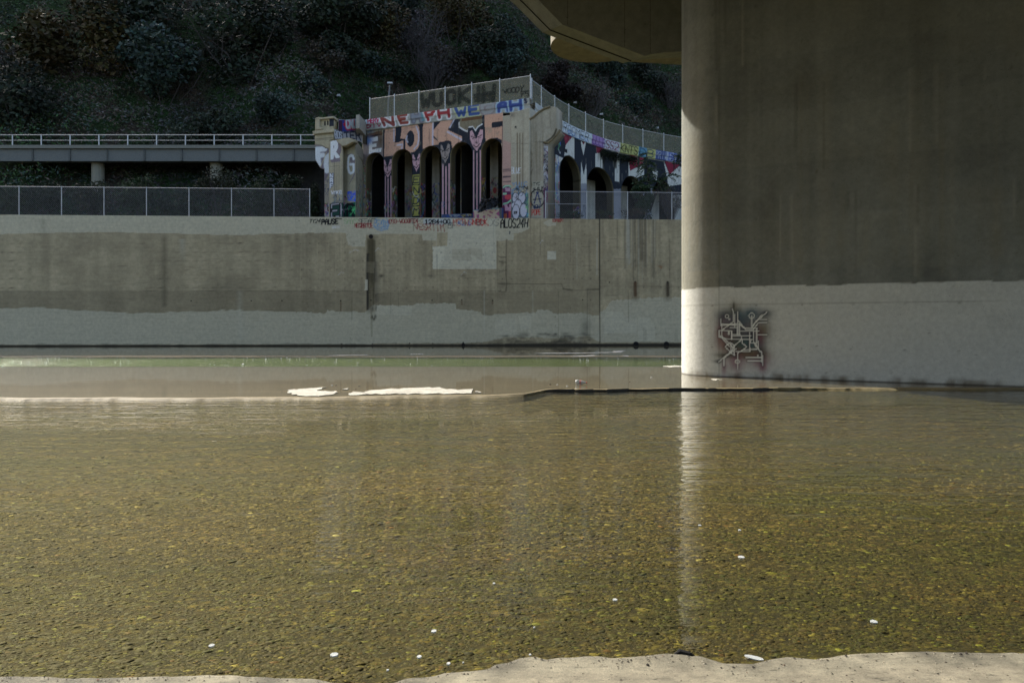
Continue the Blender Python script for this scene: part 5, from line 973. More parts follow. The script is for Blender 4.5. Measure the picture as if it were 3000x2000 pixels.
uwc.poly(Q1((750, 280), (1290, 240), (1300, 500), (1100, 560), (850, 580), (755, 570)), P(26, 36, 84)); uwc.poly(Q1((755, 290), (850, 290), (850, 575), (755, 560)), P(40, 20, 34)); uwc.poly(Q1((870, 370), (930, 340), (950, 400), (900, 440)), P(120, 16, 26)); write(uwc, 'CNUZ', Q1((935, 265), (1290, 235), (1290, 470), (950, 490)), P(120, 20, 30), .34); write(uwc, 'CNUZ', Q1((940, 270), (1285, 240), (1285, 465), (955, 485)), P(120, 130, 134), .18)
uwc.poly(Q1((620, 510), (860, 590), (860, 760), (660, 760)), P(90, 94, 34)); write(uwc, 'BOS', Q1((640, 540), (850, 600), (850, 740), (670, 750)), BLK, .26); write(uwc, 'BOS', Q1((640, 540), (850, 600), (850, 740), (670, 750)), P(120, 122, 126), .12); uwc.poly(Q1((865, 590), (1340, 540), (1360, 860), (1160, 760), (870, 730)), P(104, 104, 108), .9); write(uwc, 'TER', Q1((880, 600), (1330, 560), (1340, 790), (900, 730)), P(28, 32, 44), .14); uwc.poly(Q1((1290, 540), (1355, 535), (1350, 620), (1300, 640)), P(110, 110, 50))
panel('upper_wall', uw, uwc, Q1((620, 510), (745, 520), (750, 250), (900, 272), (1190, 245), (1380, 245), (1380, 880), (1170, 780), (650, 765)), (.5, 1., 0), M_CONC, via)
cap([U2(1043, 55.0), U2(1053, 54.9), U2(1073, 57.1), U2(1073, 59), U2(1043, 59)], 16.55, 17.6, 'end_block', P(104, 102, 94))

# girder bridge running off to the left behind the end of the viaduct
gb = empty('girder_bridge', (-24, 60, 9), 'grey girder bridge with a rail running left from the viaduct, dark underneath', 'bridge'); gx0, gx1 = -44., -16.1
mb = MB(); mb.box(gx0, gx1, 59.6, 60.2, 15.1, 16.1, P(72, 74, 72)); mb.build('girder', M_CONC, gb)
mb = MB(); mb.box(gx0, gx1, 59.4, 62.5, 16.12, 16.4, P(80, 80, 74)); mb.build('bridge_slab', M_CONC, gb)
for x_ in np.arange(gx0, gx1, 2.4): mb = MB(); mb.tube([(x_, 59.7, 16.4), (x_, 59.7, 17.3)], .05, 6); mb.build('rail_post', M_GALV, gb)
mb = MB(); mb.tube([(gx0, 59.7, 17.3), (gx1, 59.7, 17.3)], .04, 6); mb.build('top_rail', M_GALV, gb); mb = MB(); mb.tube([(gx0, 59.7, 16.85), (gx1, 59.7, 16.85)], .03, 6); mb.build('mid_rail', M_GALV, gb)
for x_ in np.arange(gx0 + 1, gx1, 3.1): mb = MB(); mb.box(x_, x_ + .12, 59.5, 59.6, 15.14, 16.08, P(60, 62, 60)); mb.build('stiffener', M_CONC, gb)
mb = MB(); mb.box(gx0, gx1 + 2, 62.6, 63., 8.5, 16.1); mb.build('abutment', M_DARK, gb)  # near-black wall stands in for the shade under the bridge
for x_ in (-25., -35.): mb = MB(); mb.tube([(x_, 60.6, 8.8), (x_, 60.6, 15.1)], .5, 14, P(92, 90, 80)); mb.build('bridge_column', M_CONC, gb)
# tarp and sign inside the last arch
tx, ty = 0, 0
n = 26; gx = np.linspace(0, 1, n); GX, GY = np.meshgrid(gx, gx); outline = Q4((150, 1170), (205, 870), (440, 830), (575, 835), (545, 1010), (300, 1090), (190, 1180))
cors = [at(u, v, Y=51.75) for u, v in Q4((140, 1180), (205, 865), (575, 835), (550, 1010))]; c0, c1, c2, c3 = [np.array(c) for c in cors]
V = (c0[None] * (1 - GX.ravel()[:, None]) * (1 - GY.ravel()[:, None]) + c1[None] * (1 - GX.ravel()[:, None]) * GY.ravel()[:, None] + c2[None] * GX.ravel()[:, None] * GY.ravel()[:, None] + c3[None] * GX.ravel()[:, None] * (1 - GY.ravel()[:, None]))
fold = fbm((n, n), 4, 9, 3, 3).ravel() - .5; V[:, 1] += fold * .7 - np.sin(GX.ravel() * math.pi) * .25 + GX.ravel() * .5; V[:, 2] += (fbm((n, n), 2, 8, 8).ravel() - .5) * .35 * GY.ravel()
idx = np.arange(n * n).reshape(n, n); Q = np.stack([idx[:-1, :-1], idx[:-1, 1:], idx[1:, 1:], idx[1:, :-1]], -1).reshape(-1, 4)
o = mesh_np('tarp', V, Q, M_TARP, smooth=True); md = o.modifiers.new('thick', 'SOLIDIFY'); md.thickness = .02; tag(o, 'crumpled black tarp draped over the low painted wall in the right arch', 'tarp')
so_ = empty('warning_sign', at(1450, 570, Y=55.), 'yellowish board sign with a red disc propped inside the rightmost arch', 'sign'); mb = MB(); mb.hexa([at(1442, 573, Y=55.2), at(1457, 577, Y=55.2), at(1457, 577, Y=55.26), at(1442, 573, Y=55.26), at(1442, 543, Y=55.2), at(1457, 547, Y=55.2), at(1457, 547, Y=55.26), at(1442, 543, Y=55.26)]); mb.build('board', plain('sign_board', (.3, .26, .16), .7), so_)
c = at(1449.5, 558, Y=55.16); mb = MB(); mb.prism([(c[0] + .14 * math.cos(t), c[1], c[2] + .24 * math.sin(t)) for t in np.linspace(0, 6.1, 16)], (0, .01, 0)); mb.build('red_disc', plain('sign_red', (.3, .03, .025), .6), so_)

# ------------------------------------------------------------------ fences
def fence(name, surf, us, ztop, zb, label, back, cv, extra=None, matp=M_NET):
    p0 = surf.xy(surf.px(us[0], 300)[0]); o = empty(name, (p0[0], p0[1], zb), label, 'fence', None); ps = []
    for u in us:
        s_ = surf.px(u, 300)[0] if not isinstance(u, tuple) else u[0]; n_ = surf.nrm(np.array([s_]))[0]; p = surf.xy(s_) - n_ * back; ps.append((s_, p)); mb = MB()
        mb.tube([(p[0], p[1], zb), (p[0], p[1], ztop + .1)], .045, 8); mb.tube([(p[0], p[1], ztop + .1), (p[0], p[1], ztop + .15)], [.06, .02], 8); mb.build('post', M_GALV, o)
    SS = np.linspace(ps[0][0], ps[-1][0], max(2, int((ps[-1][0] - ps[0][0]) / .5))); mb = MB(); pts = [tuple(surf.xy(s_) - surf.nrm(np.array([s_]))[0] * back) + (ztop,) for s_ in SS]; mb.tube(pts, .032, 6); mb.build('top_rail', M_GALV, o)
    mb = MB(); mb.tube([(x, y, zb + .06) for x, y, z in pts], .022, 6); mb.build('bottom_rail', M_GALV, o)
    for (sa, pa), (sb_, pb) in zip(ps[:-1], ps[1:]):
        S = np.arange(sa + .03, sb_ - .0, .05); Z = np.arange(zb + .05, ztop, .05); Z = np.append(Z, ztop); SS2, ZZ = np.meshgrid(S, Z); xy = surf.xy(SS2.ravel()) - surf.nrm(SS2.ravel()) * (back - .03)
        V = np.column_stack([xy, ZZ.ravel()]); C = cv.sample(SS2.ravel(), ZZ.ravel()); idx = np.arange(len(V)).reshape(SS2.shape); Q = np.stack([idx[:-1, :-1], idx[:-1, 1:], idx[1:, 1:], idx[1:, :-1]], -1).reshape(-1, 4)
        mesh_np('mesh_panel', V, Q, matp, o, C)
    return o
NG = P(88, 86, 72)
ftc = Canvas(fp, 0, fp.L, 17.6, 19.8, .025, NG * .9, 71, .2, .1)
ftc.poly([(1460, 200), (1560, 200), (1560, 340), (1460, 340)], NG * 1.05, .95); ftc.poly([(1225, 270), (1460, 230), (1460, 310), (1225, 345)], NG, .6)
dk = NG * .12
for ch, q in (('W', R2((95, 245), (205, 235), (200, 340), (90, 350))), ('U', R2((205, 235), (300, 225), (300, 330), (205, 335))), ('O', R2((330, 215), (420, 200), (420, 315), (330, 320))), ('K', R2((440, 195), (560, 180), (560, 300), (440, 310))), ('I', R2((580, 180), (680, 165), (680, 290), (580, 295))), ('H', R2((660, 170), (790, 155), (780, 290), (660, 300)))): write(ftc, ch, q, dk, .34, .9)
ftc.poly(R2((580, 230), (780, 220), (775, 300), (585, 310)), dk, .8)
write(ftc, 'WOODY', R2((850, 195), (1050, 155), (1040, 215), (860, 225)), dk, .09, jit=.05); write(ftc, 'F5', R2((1015, 215), (1095, 205), (1095, 250), (1020, 255)), dk * 1.5, .09)
fence('mesh_fence', fp, [1081, 1153, 1225, 1302, 1380, 1462, 1552], 19.52, 17.8, 'grey mesh fence on posts along the straight roof edge of the viaduct, with black lettering', .12, ftc)
fwc = Canvas(wp, 0, wp.L, 17.6, 19.8, .025, NG * .9, 72, .2, .1); fwc.poly([(1556, 150), (1780, 150), (1780, 500), (1556, 500)], NG * 1.05, .9); fwc.poly([(1780, 300), (1830, 300), (1830, 500), (1780, 500)], NG * .9, .6)
for t, q in (('ERDOVK', R3((185, 150), (400, 320), (400, 380), (185, 260))), ('OKS', R3((480, 390), (655, 450), (655, 555), (480, 500))), ('BLATS', R3((705, 475), (920, 540), (930, 650), (710, 590)))): write(fwc, t, q, NG * .35 if t != 'ERDOVK' else NG * .55, .07, .9, jit=.04)
write(fwc, 'MADO', R3((1225, 590), (1360, 620), (1360, 650), (1230, 630)), NG * 2, .03, .7); write(fwc, 'BLAST', R3((1230, 640), (1350, 665), (1345, 700), (1235, 680)), NG * 2, .03, .7)
fence('mesh_fence', wp, [1562, 1590, 1629, 1670, 1719, 1771, 1827, 1886, 1947, 2009, 2075, 2142, 2212, 2285, 2360], 19.52, 17.8, 'grey mesh fence on posts following the curved wing, with bubble letters', .12, fwc)
# chain link fence on the river wall
def chain(us, label, zt=10.98, mid=None):
    p0 = wall.xy(wall.px(us[0], 600)[0]); o = empty('chain_link_fence', (p0[0], p0[1] + .2, WT), label, 'fence'); pts = []
    for u in us:
        x, y = wall.xy(wall.px(u, 600)[0]); y += .2; pts.append((x, y)); mb = MB(); mb.tube([(x, y, WT), (x, y, zt + .05)], .035, 8); mb.build('post', M_GALV, o)
    mb = MB(); mb.tube([(x, y, zt) for x, y in pts], .025, 6); mb.build('top_rail', M_GALV, o)
    if mid is not None: mb = MB(); mb.tube([(pts[mid][0], pts[mid][1], zt - .88), (pts[mid + 1][0], pts[mid + 1][1], zt - .88)], .022, 6); mb.build('mid_rail', M_GALV, o)
    for a, b in zip(pts[:-1], pts[1:]):
        mb = MB(); mb.add([(a[0], a[1] - .03, WT + .02), (b[0], b[1] - .03, WT + .02), (b[0], b[1] - .03, zt), (a[0], a[1] - .03, zt)], [(0, 1, 2, 3)]); mb.build('mesh_panel', M_LINK, o)
chain([1599, 1720, 1840, 1970, 2090, 2210, 2330, 2450, 2570, 2690, 2810, 2930, 3050], 'galvanised chain link fence on the river wall in front of the curved wing', mid=0)
chain([-200, -75, 50, 175, 300, 425, 550, 675, 800, 905], 'galvanised chain link fence on the river wall left of the viaduct')
# lamp post behind the fence
M_POLE = plain('dull_pole', (.14, .15, .16), .6, 8, .2, .3, 0)
lo = empty('lamp_post', at(1137, 345, Y=62), 'thin lamp post with a small flat head behind the top fence', 'lamp post'); mb = MB(); mb.tube([at(1136, 350, Y=62), at(1137.5, 300, Y=62), at(1142, 250, Y=62)], [.09, .08, .06], 8); mb.build('pole', M_POLE, lo)
mb = MB(); c = at(1143, 246.5, Y=62); mb.prism([(c[0] - .22, c[1] - .15, c[2]), (c[0] + .22, c[1] - .15, c[2]), (c[0] + .22, c[1] + .15, c[2]), (c[0] - .22, c[1] + .15, c[2])], (0, 0, .13)); mb.build('lamp_head', M_GALV, lo)
# plants on the terrace behind the river wall
bush('terrace_shrub', at(1885, 595, Y=53.6), (1.15, .8, 1.5), 2300, .17, (.022, .045, .016), 'leafy green shrub behind the chain link fence near the pier', 'shrub', 401)
bush('terrace_shrub', at(1880, 556, Y=54), (1.0, .7, .45), 900, .16, (.03, .06, .025), 'light topped green shrub showing above the chain link fence', 'shrub', 402)
bush('terrace_shrub', at(1965, 590, Y=53.8), (1.1, .8, 1.3), 500, .13, (.09, .075, .045), 'tangle of dry brown stems behind the fence beside the pier', 'shrub', 403, True)
bush('terrace_shrub', at(1850, 622, Y=53), (1.3, .6, .5), 500, .12, (.1, .08, .045), 'low dead weeds at the foot of the chain link fence', 'shrub', 404, True)
bush('terrace_shrub', at(1770, 626, Y=53), (1., .5, .4), 700, .1, (.04, .055, .02), 'low green weeds at the fence foot below the second wing arch', 'shrub', 405)
bush('terrace_shrub', at(1660, 630, Y=53), (1.3, .5, .3), 800, .09, (.03, .05, .02), 'strip of low weeds at the fence foot by the buttress', 'shrub', 406)
bush('terrace_shrub', at(918, 600, Y=55), (.9, .8, 2.), 1500, .17, (.02, .03, .012), 'dark shrub at the left edge beside the left pylon', 'shrub', 407)
bush('terrace_shrub', at(1990, 462, Y=60), (.9, .8, .6), 500, .14, (.02, .035, .014), 'small sprig of leaves on the wing parapet beside the pier', 'shrub', 408)
for i, (u, v, lb) in enumerate([(860, 560, 'dark bush on the wall terrace just left of the viaduct end'), (760, 585, 'low bush behind the left chain link fence'), (640, 570, 'bush behind the left fence with lighter leaves'), (520, 590, 'rounded bush behind the left fence'), (400, 575, 'tall bush behind the left fence'), (270, 590, 'wide bush behind the left fence'), (130, 580, 'bush near the far left end of the fence'), (20, 590, 'bush at the far left end of the fence')]):
    bush('terrace_shrub', at(u, v, Y=55.5), (1.8, 1.2, 1.6 + .3 * (i % 3)), 2200, .2, [(.02, .032, .014), (.03, .045, .018), (.035, .04, .02)][i % 3], lb, 'shrub', 420 + i)
def pinnate(name, base, stems, label):     # stems with feathery leaves
    o = empty(name, base, label, 'tree'); mb = MB(); cen = []; r = random.Random(9)
    b = Vector(base)
    for tip in stems:
        t = Vector(tip); m = (b + t) / 2 + Vector((r.uniform(-.2, .2), 0, .2)); mb.tube([b, m, t], [.06, .045, .02], 6, cap=False)
        for k in range(13):
            s0 = m.lerp(t, r.uniform(.2, 1)); d = Vector((r.uniform(-1, 1), r.uniform(-.6, .3), r.uniform(-.3, .55))).normalized(); L = r.uniform(.6, 1.2)
            for j in range(1, 15):
                f = j / 14; p = s0 + d * L * f + Vector((0, 0, -.45 * L * f * f)); side = d.cross(Vector((0, 0, 1))).normalized()
                for sg in (-1, 1): cen.append(tuple(p + side * sg * .09))
    mb.build('trunk', M_BARK, o); cen = np.array(cen); cols = np.array((.03, .052, .02))[None] * RNG.uniform(.5, 1.6, (len(cen), 1)); V, Q, C = cards(cen, .17, cols, 8, 2.6, droop=.3); mesh_np('crown', V, Q, M_LEAF, o, C)
pinnate('tree_of_heaven', at(1905, 620, Y=54.5), [at(1893, 445, Y=55), at(1900, 500, Y=54.2), at(1935, 520, Y=54.4), at(1960, 510, Y=54.2), at(1880, 530, Y=54.4), at(1890, 470, Y=54.8)], 'slender tree with feathery leaves in front of the curved wing')
n = 1500; u_ = RNG.uniform(1755, 1860, n); zc = []
for i in range(n): q = wg.px(u_[i], 500)[0]; xy_ = wg.xy(q) + wg.nrm(np.array([q]))[0] * RNG.uniform(.1, .4); zc.append((xy_[0], xy_[1], 16.9 - abs(RNG.normal(0, .3)) - .1))
V, Q, C = cards(np.array(zc), .15, np.array((.018, .024, .012))[None] * RNG.uniform(.4, 1.5, (n, 1)), 12); tag(mesh_np('hanging_vine', V, Q, M_LEAF, None, C), 'dark vine hanging under the wing parapet', 'vine')

# ------------------------------------------------------------------ bridge pier
PD = np.array((.887, -.462)); PN = np.array((-.462, -.887)); P0 = np.array((5.98, 20.7)); RR = 1.40; CC = P0 - PN * RR
pl = [tuple(CC - PN * RR + PD * 11)] + [tuple(CC + RR * np.array((math.cos(t), math.sin(t)))) for t in np.linspace(math.atan2(-PN[1], -PN[0]), math.atan2(PN[1], PN[0]) + 2 * math.pi, 60)] + [tuple(P0 + PD * 11)]
ps = Surf(pl); PZ = 15.4; s_n = ps.c[60]
pcv = Canvas(ps, 0, ps.L, -.2, PZ, .02, P(66, 67, 62, 3.3), 66, .28, .22)
sleft = ps.px(1998, 700)[0]; ss_ = ps.L
zP = lambda v: HC - (v - HV) / FP * 21.3
WP = P(134, 134, 128, 2.4) 
# pale paint on the lower part, brush edge slightly uneven
ed = [(0, 2.62)] + [(s_, 2.63 + .03 * math.sin(s_ * 3) + r_.uniform(-.012, .012)) for s_ in np.arange(.1, ps.L, .15)] + [(ps.L, 2.65)]
pcv.poly(ed + [(ps.L, -.3), (0, -.3)], WP, .97, px=False)
pcv.poly([(s_, 2.63) for s_ in (0, s_n)] + [(s_n, 3.15), (0, 3.12)], P(95, 92, 78, 2.2), .4, px=False); pcv.poly([(sleft, 3.15), (s_n - 1.1, 3.15), (s_n - 1.0, 5.1), (sleft, 5.1)], P(95, 92, 78, 2.3), .35, px=False)
for z in (2.1, 5.1, 8.1, 11.1): pcv.line([(0, z), (ps.L, z + .04)], .014, P(60, 56, 44), .32, px=False)
pcv.line([(s_n, 0), (s_n, PZ)], .022, P(50, 46, 36), .4, px=False)
for z in np.arange(.9, 15, 1.2):
    for s_ in np.arange(sleft - 1, ps.L, 1.22): pcv.blob((s_ + r_.uniform(-.02, .02), z), .03, .03, P(50, 47, 38), .5, px=False)
for k in range(50): s_ = r_.uniform(sleft, ps.L); pcv.blob((s_, r_.uniform(3, 14)), r_.uniform(.2, .9), r_.uniform(.3, 1.4), r_.choice([P(54, 52, 44, 3.2), P(78, 76, 66, 3.4)]), .3, px=False)
for k in range(26): pcv.blob((s_n + r_.uniform(-.03, .05), r_.uniform(11, 14)), .03, .09, BLK, .7, px=False)
for k in range(500): pcv.blob((r_.uniform(0, ps.L), r_.uniform(0, 10)), .016, .014, P(60, 56, 48), r_.uniform(.4, .9), px=False)
for k in range(70): s_ = r_.uniform(sleft - 1, ps.L); pcv.line([(s_, r_.uniform(3, 9)), (s_ + r_.uniform(-.02, .02), r_.uniform(2.7, 4))], r_.uniform(.03, .2), P(88, 82, 64, 2.6), .14, px=False, soft=1.6)
for k in range(200): s_ = r_.uniform(0, ps.L); pcv.line([(s_, 0), (s_, r_.uniform(.03, .16))], r_.uniform(.05, .2), P(66, 58, 44), r_.uniform(.2, .6), px=False, soft=1.5)
pcv.poly([(0, 0.), (ps.L, 0.), (ps.L, .07), (0, .07)], P(36, 32, 26), .8, px=False)
for i_, z in enumerate(np.arange(3.0, 15, 1.5)): pcv.poly([(0, z), (ps.L, z + .05), (ps.L, z + 1.5), (0, z + 1.45)], P(*( (52, 51, 45, 3.2) if i_ % 2 else (74, 73, 64, 3.3) )), .16, px=False)
for k in range(60): s_ = r_.uniform(sleft - .5, ps.L); z = r_.choice([5.1, 8.1, 11.1, 13.8]); pcv.line([(s_, z), (s_ + r_.uniform(-.03, .03), z - r_.uniform(.3, 2.4))], r_.uniform(.02, .1), r_.choice([P(40, 38, 32, 3), P(96, 94, 84, 3)]), .28, px=False, soft=1.4)
for k in range(40): s_ = r_.uniform(sleft, ps.L); w_ = r_.uniform(.1, .7); z = 2.62 + r_.uniform(-.05, .03); pcv.poly([(s_, 2.4), (s_ + w_, 2.4), (s_ + w_, z + r_.uniform(-.02, .03)), (s_, z)], WP, .5, px=False)
for k in range(16): s_ = r_.uniform(s_n + 2.4, ps.L); w_ = r_.uniform(.4, 1.4); z = r_.uniform(.3, 2.); pcv.poly([(s_, z), (s_ + w_, z + r_.uniform(-.03, .03)), (s_ + w_, z + r_.uniform(.2, .6)), (s_, z + r_.uniform(.2, .6))], WP * r_.uniform(.86, 1.08), .45, px=False)
# pipe-work graffiti
TE, MG, OR_, YG = P(34, 66, 74, 1.6), P(92, 44, 62, 1.6), P(100, 44, 36, 1.6), P(76, 68, 44, 1.6)
for (x, y, a, b, c, al) in ((940, 430, .04, .14, BLK, .8), (950, 470, .2, .25, P(70, 64, 50), .6), (865, 520, .28, .22, P(36, 44, 46), .9), (1100, 500, .25, .2, P(30, 50, 60), .9), (1010, 570, .35, .25, TE, .7), (840, 640, .18, .3, MG, .6), (810, 690, .1, .22, OR_, .6), (960, 700, .5, .45, P(44, 42, 44), .85), (1110, 680, .4, .4, P(50, 44, 50), .8), (880, 780, .3, .25, OR_, .6), (1000, 790, .4, .25, P(40, 54, 46), .8), (1110, 780, .3, .25, TE, .6), (1180, 720, .12, .3, MG, .6), (1030, 870, .5, .16, YG, .7), (1150, 870, .3, .16, YG, .7), (960, 930, .25, .35, MG, .6), (1180, 930, .3, .25, MG, .55), (850, 990, .08, .3, MG, .5), (1205, 985, .1, .18, MG, .6), (860, 880, .3, .08, P(44, 44, 34), .7), (795, 935, .12, .06, BLK, .7), (1215, 640, .2, .3, YG, .5), (1230, 500, .2, .14, P(40, 44, 48), .7), (1190, 850, .14, .24, P(44, 40, 40), .7), (990, 520, .12, .2, TE, .5), (920, 560, .3, .2, P(60, 56, 60), .6)):
    pcv.blob(R8((x, y))[0], a * 1.15, b * 1.1, np.array(c), min(1, al * 1.25))
PIPES = ([(925, 455), (935, 480), (935, 570), (830, 650)], [(950, 500), (950, 620)], [(975, 480), (975, 690)], [(820, 545), (820, 605), (970, 590)], [(828, 592), (970, 603)], [(805, 650), (920, 655), (920, 735)], [(805, 650), (805, 710), (885, 730), (1110, 735)], [(830, 600), (830, 700), (925, 800), (950, 880)], [(815, 700), (900, 800)], [(980, 560), (1040, 630), (1155, 632)], [(988, 590), (1050, 643), (1120, 643)], [(1103, 515), (1103, 615), (1200, 505)], [(1110, 620), (1160, 552), (1245, 552)], [(1120, 640), (1165, 580), (1245, 578)], [(1160, 560), (1245, 480)],
          [(1000, 657), (1172, 657)], [(925, 687), (1000, 690)], [(970, 620), (970, 690)], [(905, 627), (965, 627)], [(990, 590), (990, 690)], [(920, 702), (1100, 702)], [(1158, 690), (1245, 690)], [(1085, 670), (1085, 840)], [(1120, 660), (1120, 760), (1145, 800), (1195, 850), (1195, 940)], [(1150, 635), (1150, 768), (1090, 765)], [(1165, 750), (1165, 820)], [(1130, 760), (1185, 850)], [(860, 800), (905, 760), (950, 795), (910, 850), (860, 800)], [(1010, 710), (1010, 735), (930, 805)], [(1018, 735), (1018, 770), (1060, 800), (1010, 840)], [(960, 845), (1090, 845), (1090, 815)], [(975, 1000), (975, 860), (1020, 828), (1150, 822)], [(800, 940), (905, 850)], [(850, 975), (850, 905), (930, 842)], [(945, 800), (945, 880), (900, 845)], [(1050, 900), (1190, 900)], [(1070, 930), (1190, 930)], [(1205, 880), (1205, 970)], [(915, 770), (915, 850), (960, 820)], [(1100, 740), (1085, 770)])
for l in PIPES:
    pcv.line(R8(*l), .085, P(20, 22, 26), .5, soft=1.2)
for l in PIPES: pcv.line(R8(*l), .026, P(160, 160, 154, 2.), 1., soft=.4)
for (x, y, rr) in ((876, 521, .045), (1103, 515, .075), (973, 937, .055), (898, 548, .05), (893, 665, .05), (893, 682, .05), (1160, 882, .04)): pcv.ring(R8((x, y))[0], rr * (1 if rr in (.045, .075, .055) else .4), .024, P(158, 158, 150, 2.))
pcv.blob(R8((876, 521))[0], .03, .03, BLK, 1)
g0 = s_n - .15; g1 = s_n + 2.3
S = np.concatenate([np.arange(0, sleft, .15), np.arange(sleft, g0, .035), np.arange(g0, g1, .017), np.arange(g1, ps.L, .06), [ps.L]]); Z = np.concatenate([np.arange(-.2, .35, .05), np.arange(.35, 2.1, .017), np.arange(2.1, 3.4, .035), np.arange(3.4, PZ, .08), [PZ]])
V, Q, C = grid_face(ps, pcv, S, Z)
bridge = empty('bridge_pier', (float(CC[0]), float(CC[1]), 0), 'massive concrete bridge pier with rounded nose, pale painted base and pipe-like graffiti', 'bridge pier')
mesh_np('pier_shaft', V, Q, M_PIER, bridge, C, smooth=True)
# bent cap, round nose and deck overhead
DC = P(76, 77, 72, 2.6); k = 26 / 21.
def cp(u, v, Y=26.): return at(u, v, Y=Y)
capp = [cp(1400, -160), cp(1568, -8), cp(1648, 73), cp(1890, 165), cp(1905, 160), cp(1945, 154), cp(2200, 140), cp(2420, 120), cp(2420, -160)]
mb = MB(); mb.prism(capp, (-.69, .72, 0), DC)
M_SOF = painted('soffit_concrete', grain=(3, .78, 1.15), fine=30, pits=6, bs=.3, bd=.02); beam = empty('bent_cap', (3, 26, 12), 'angular concrete cross beam of the bridge overhead, its underside lit from below', 'bridge beam')
mb.build('beam', M_SOF, beam)
def off(p, dx=0, dy=0, dz=0): return (p[0] + dx, p[1] + dy, p[2] + dz)
mb = MB()       # drip groove strip below the far edge of the soffit
gl = [cp(1400, -160), cp(1568, -8), cp(1648, 73), cp(1890, 165)]
mb.tube([off(p, -.69 * .62, .72 * .62, -.012) for p in gl], .022, 6); mb.build('drip_groove', M_BLACK, beam)
M_JOINT = plain('panel_joint_line', (.1, .095, .085), .9, 6, .4)
for u0 in (1663, 1830, 1905):
    mb = MB()
    t = {1663: 78, 1830: 142, 1905: 160}[u0]; a = cp(u0, t - 4); b_ = cp(u0, -160); mb.box(a[0] - .012, a[0] + .012, a[1] - .004, a[1] + .01, a[2], b_[2]); mb.build('panel_joint', M_JOINT, beam)

zc_ = 1.57 + 9.05 * k; mb = MB(); cxn, cyn, rn = 2.78 * k, 23.2 * k + .15, 1.52 * k
ring_ = [(cxn + rn * math.cos(t), cyn + rn * math.sin(t)) for t in np.linspace(math.pi * .35, math.pi * 1.62, 50)] + [(cxn + 1.6 + .8, cyn - rn * .9), (cxn + 6, cyn - .5), (cxn + 6, cyn + 2.5)]
mb.prism([(x, y, zc_) for x, y in ring_], (0, 0, 3.2), P(84, 80, 68)); tag(mb.build('round_nose', M_SOF), 'round nosed concrete block behind the overhead beam', 'bridge block')
mb = MB(); deck = [(-3.2, 29.6), (-6.5, 22), (-12, 17.5), (-45, 14), (-52, -30), (4, -38), (34, -20), (34, 27), (12, 29.8)]; mb.prism([(x, y, 15.42) for x, y in deck], (0, 0, 1.5), DC)  # outline widened out of view to cut sky light on the pier
tag(mb.build('bridge_deck', M_SOF), 'concrete bridge deck resting on the pier, above the picture', 'bridge deck')

# ------------------------------------------------------------------ pebbles, foam, bottle, debris
def pebbles():
    n = 170000; t = RNG.random(n); y = 3.2 + 13.6 * t ** 1.35; x = RNG.uniform(-1, 1, n) * (y * .78 + .2); r = np.clip(RNG.lognormal(math.log(.0078), .45, n), .0035, .026) * (.62 + .085 * y)
    ok = y > np.interp(x, bx, by) + .03; x, y, r = x[ok], y[ok], r[ok]; n = len(x); z = bed_z(x, y) + r * .01
    ph = [(0, 0, 1)] + [(math.cos(a) * .8, math.sin(a) * .8, .55) for a in np.arange(6) * math.pi / 3] + [(math.cos(a), math.sin(a), -.1) for a in np.arange(6) * math.pi / 3 + .5]
    B = np.array(ph); Tt = [(0, 1 + i, 1 + (i + 1) % 6) for i in range(6)] + [(1 + i, 7 + i, 1 + (i + 1) % 6) for i in range(6)] + [(1 + (i + 1) % 6, 7 + i, 7 + (i + 1) % 6) for i in range(6)]
    Tt = np.array(Tt); V = B[None] * (1 + RNG.normal(0, .13, (n, 13, 1))); V = V * np.stack([r * RNG.uniform(.9, 1.6, n), r * RNG.uniform(.7, 1.1, n), r * RNG.uniform(.09, .2, n)], -1)[:, None]
    a = RNG.uniform(-.9, .9, n); ca, sa = np.cos(a)[:, None], np.sin(a)[:, None]; X = V[..., 0] * ca - V[..., 1] * sa; Y = V[..., 0] * sa + V[..., 1] * ca
    V = np.stack([X + x[:, None], Y + y[:, None], V[..., 2] + z[:, None]], -1).reshape(-1, 3); T = (Tt[None] + (np.arange(n) * 13)[:, None, None]).reshape(-1, 3)
    pal = np.array([(.05, .038, .012), (.064, .05, .017), (.08, .064, .024), (.105, .088, .036), (.2, .175, .08), (.075, .078, .045), (.14, .075, .03), (.028, .03, .02), (.3, .28, .16), (.05, .056, .012)])
    w = RNG.choice(len(pal), n, p=[.2, .2, .17, .12, .07, .09, .03, .06, .02, .04]); al = fbm((80, 80), 6, 6, 91, 3)[np.clip((y - 3) / 8 * 79, 0, 79).astype(int), np.clip((x + 9) / 18 * 79, 0, 79).astype(int)]
    c = pal[w] * np.array((1.28, 1.3, .78)) * RNG.uniform(.65, 1.4, (n, 1)) * np.where(al[:, None] > .52, np.array((.75, .85, .5)), np.array((1.05, .98, .95))) * (np.array((.5, .5, .3)) + (1 - np.array((.5, .5, .3))) * np.clip((y + al * 1.2 - 4.4) / 3.2, 0, 1)[:, None])
    m, nt, b = newmat('pebble'); at_ = N(nt, 'ShaderNodeAttribute'); at_.attribute_name = 'Paint'; n1 = noise(nt, 160, 3); r1 = ramp(nt, n1.outputs[0], [(.3, .6), (.7, 1.3)]); nt.links.new(mix(nt, at_.outputs[0], r1.outputs[0], 1., 'MULTIPLY'), b.inputs['Base Color']); b.inputs['Roughness'].default_value = .8
    tag(mesh_np('river_gravel', V, None, m, None, np.repeat(c, 13, 0), T, smooth=True), 'olive and brown gravel lying under the shallow water', 'gravel', kind='stuff')
pebbles()
M_FOAM = plain('river_foam', (.42, .44, .44), .8, 260, .5)  # for foam patches, and for flecks that stand in for glints
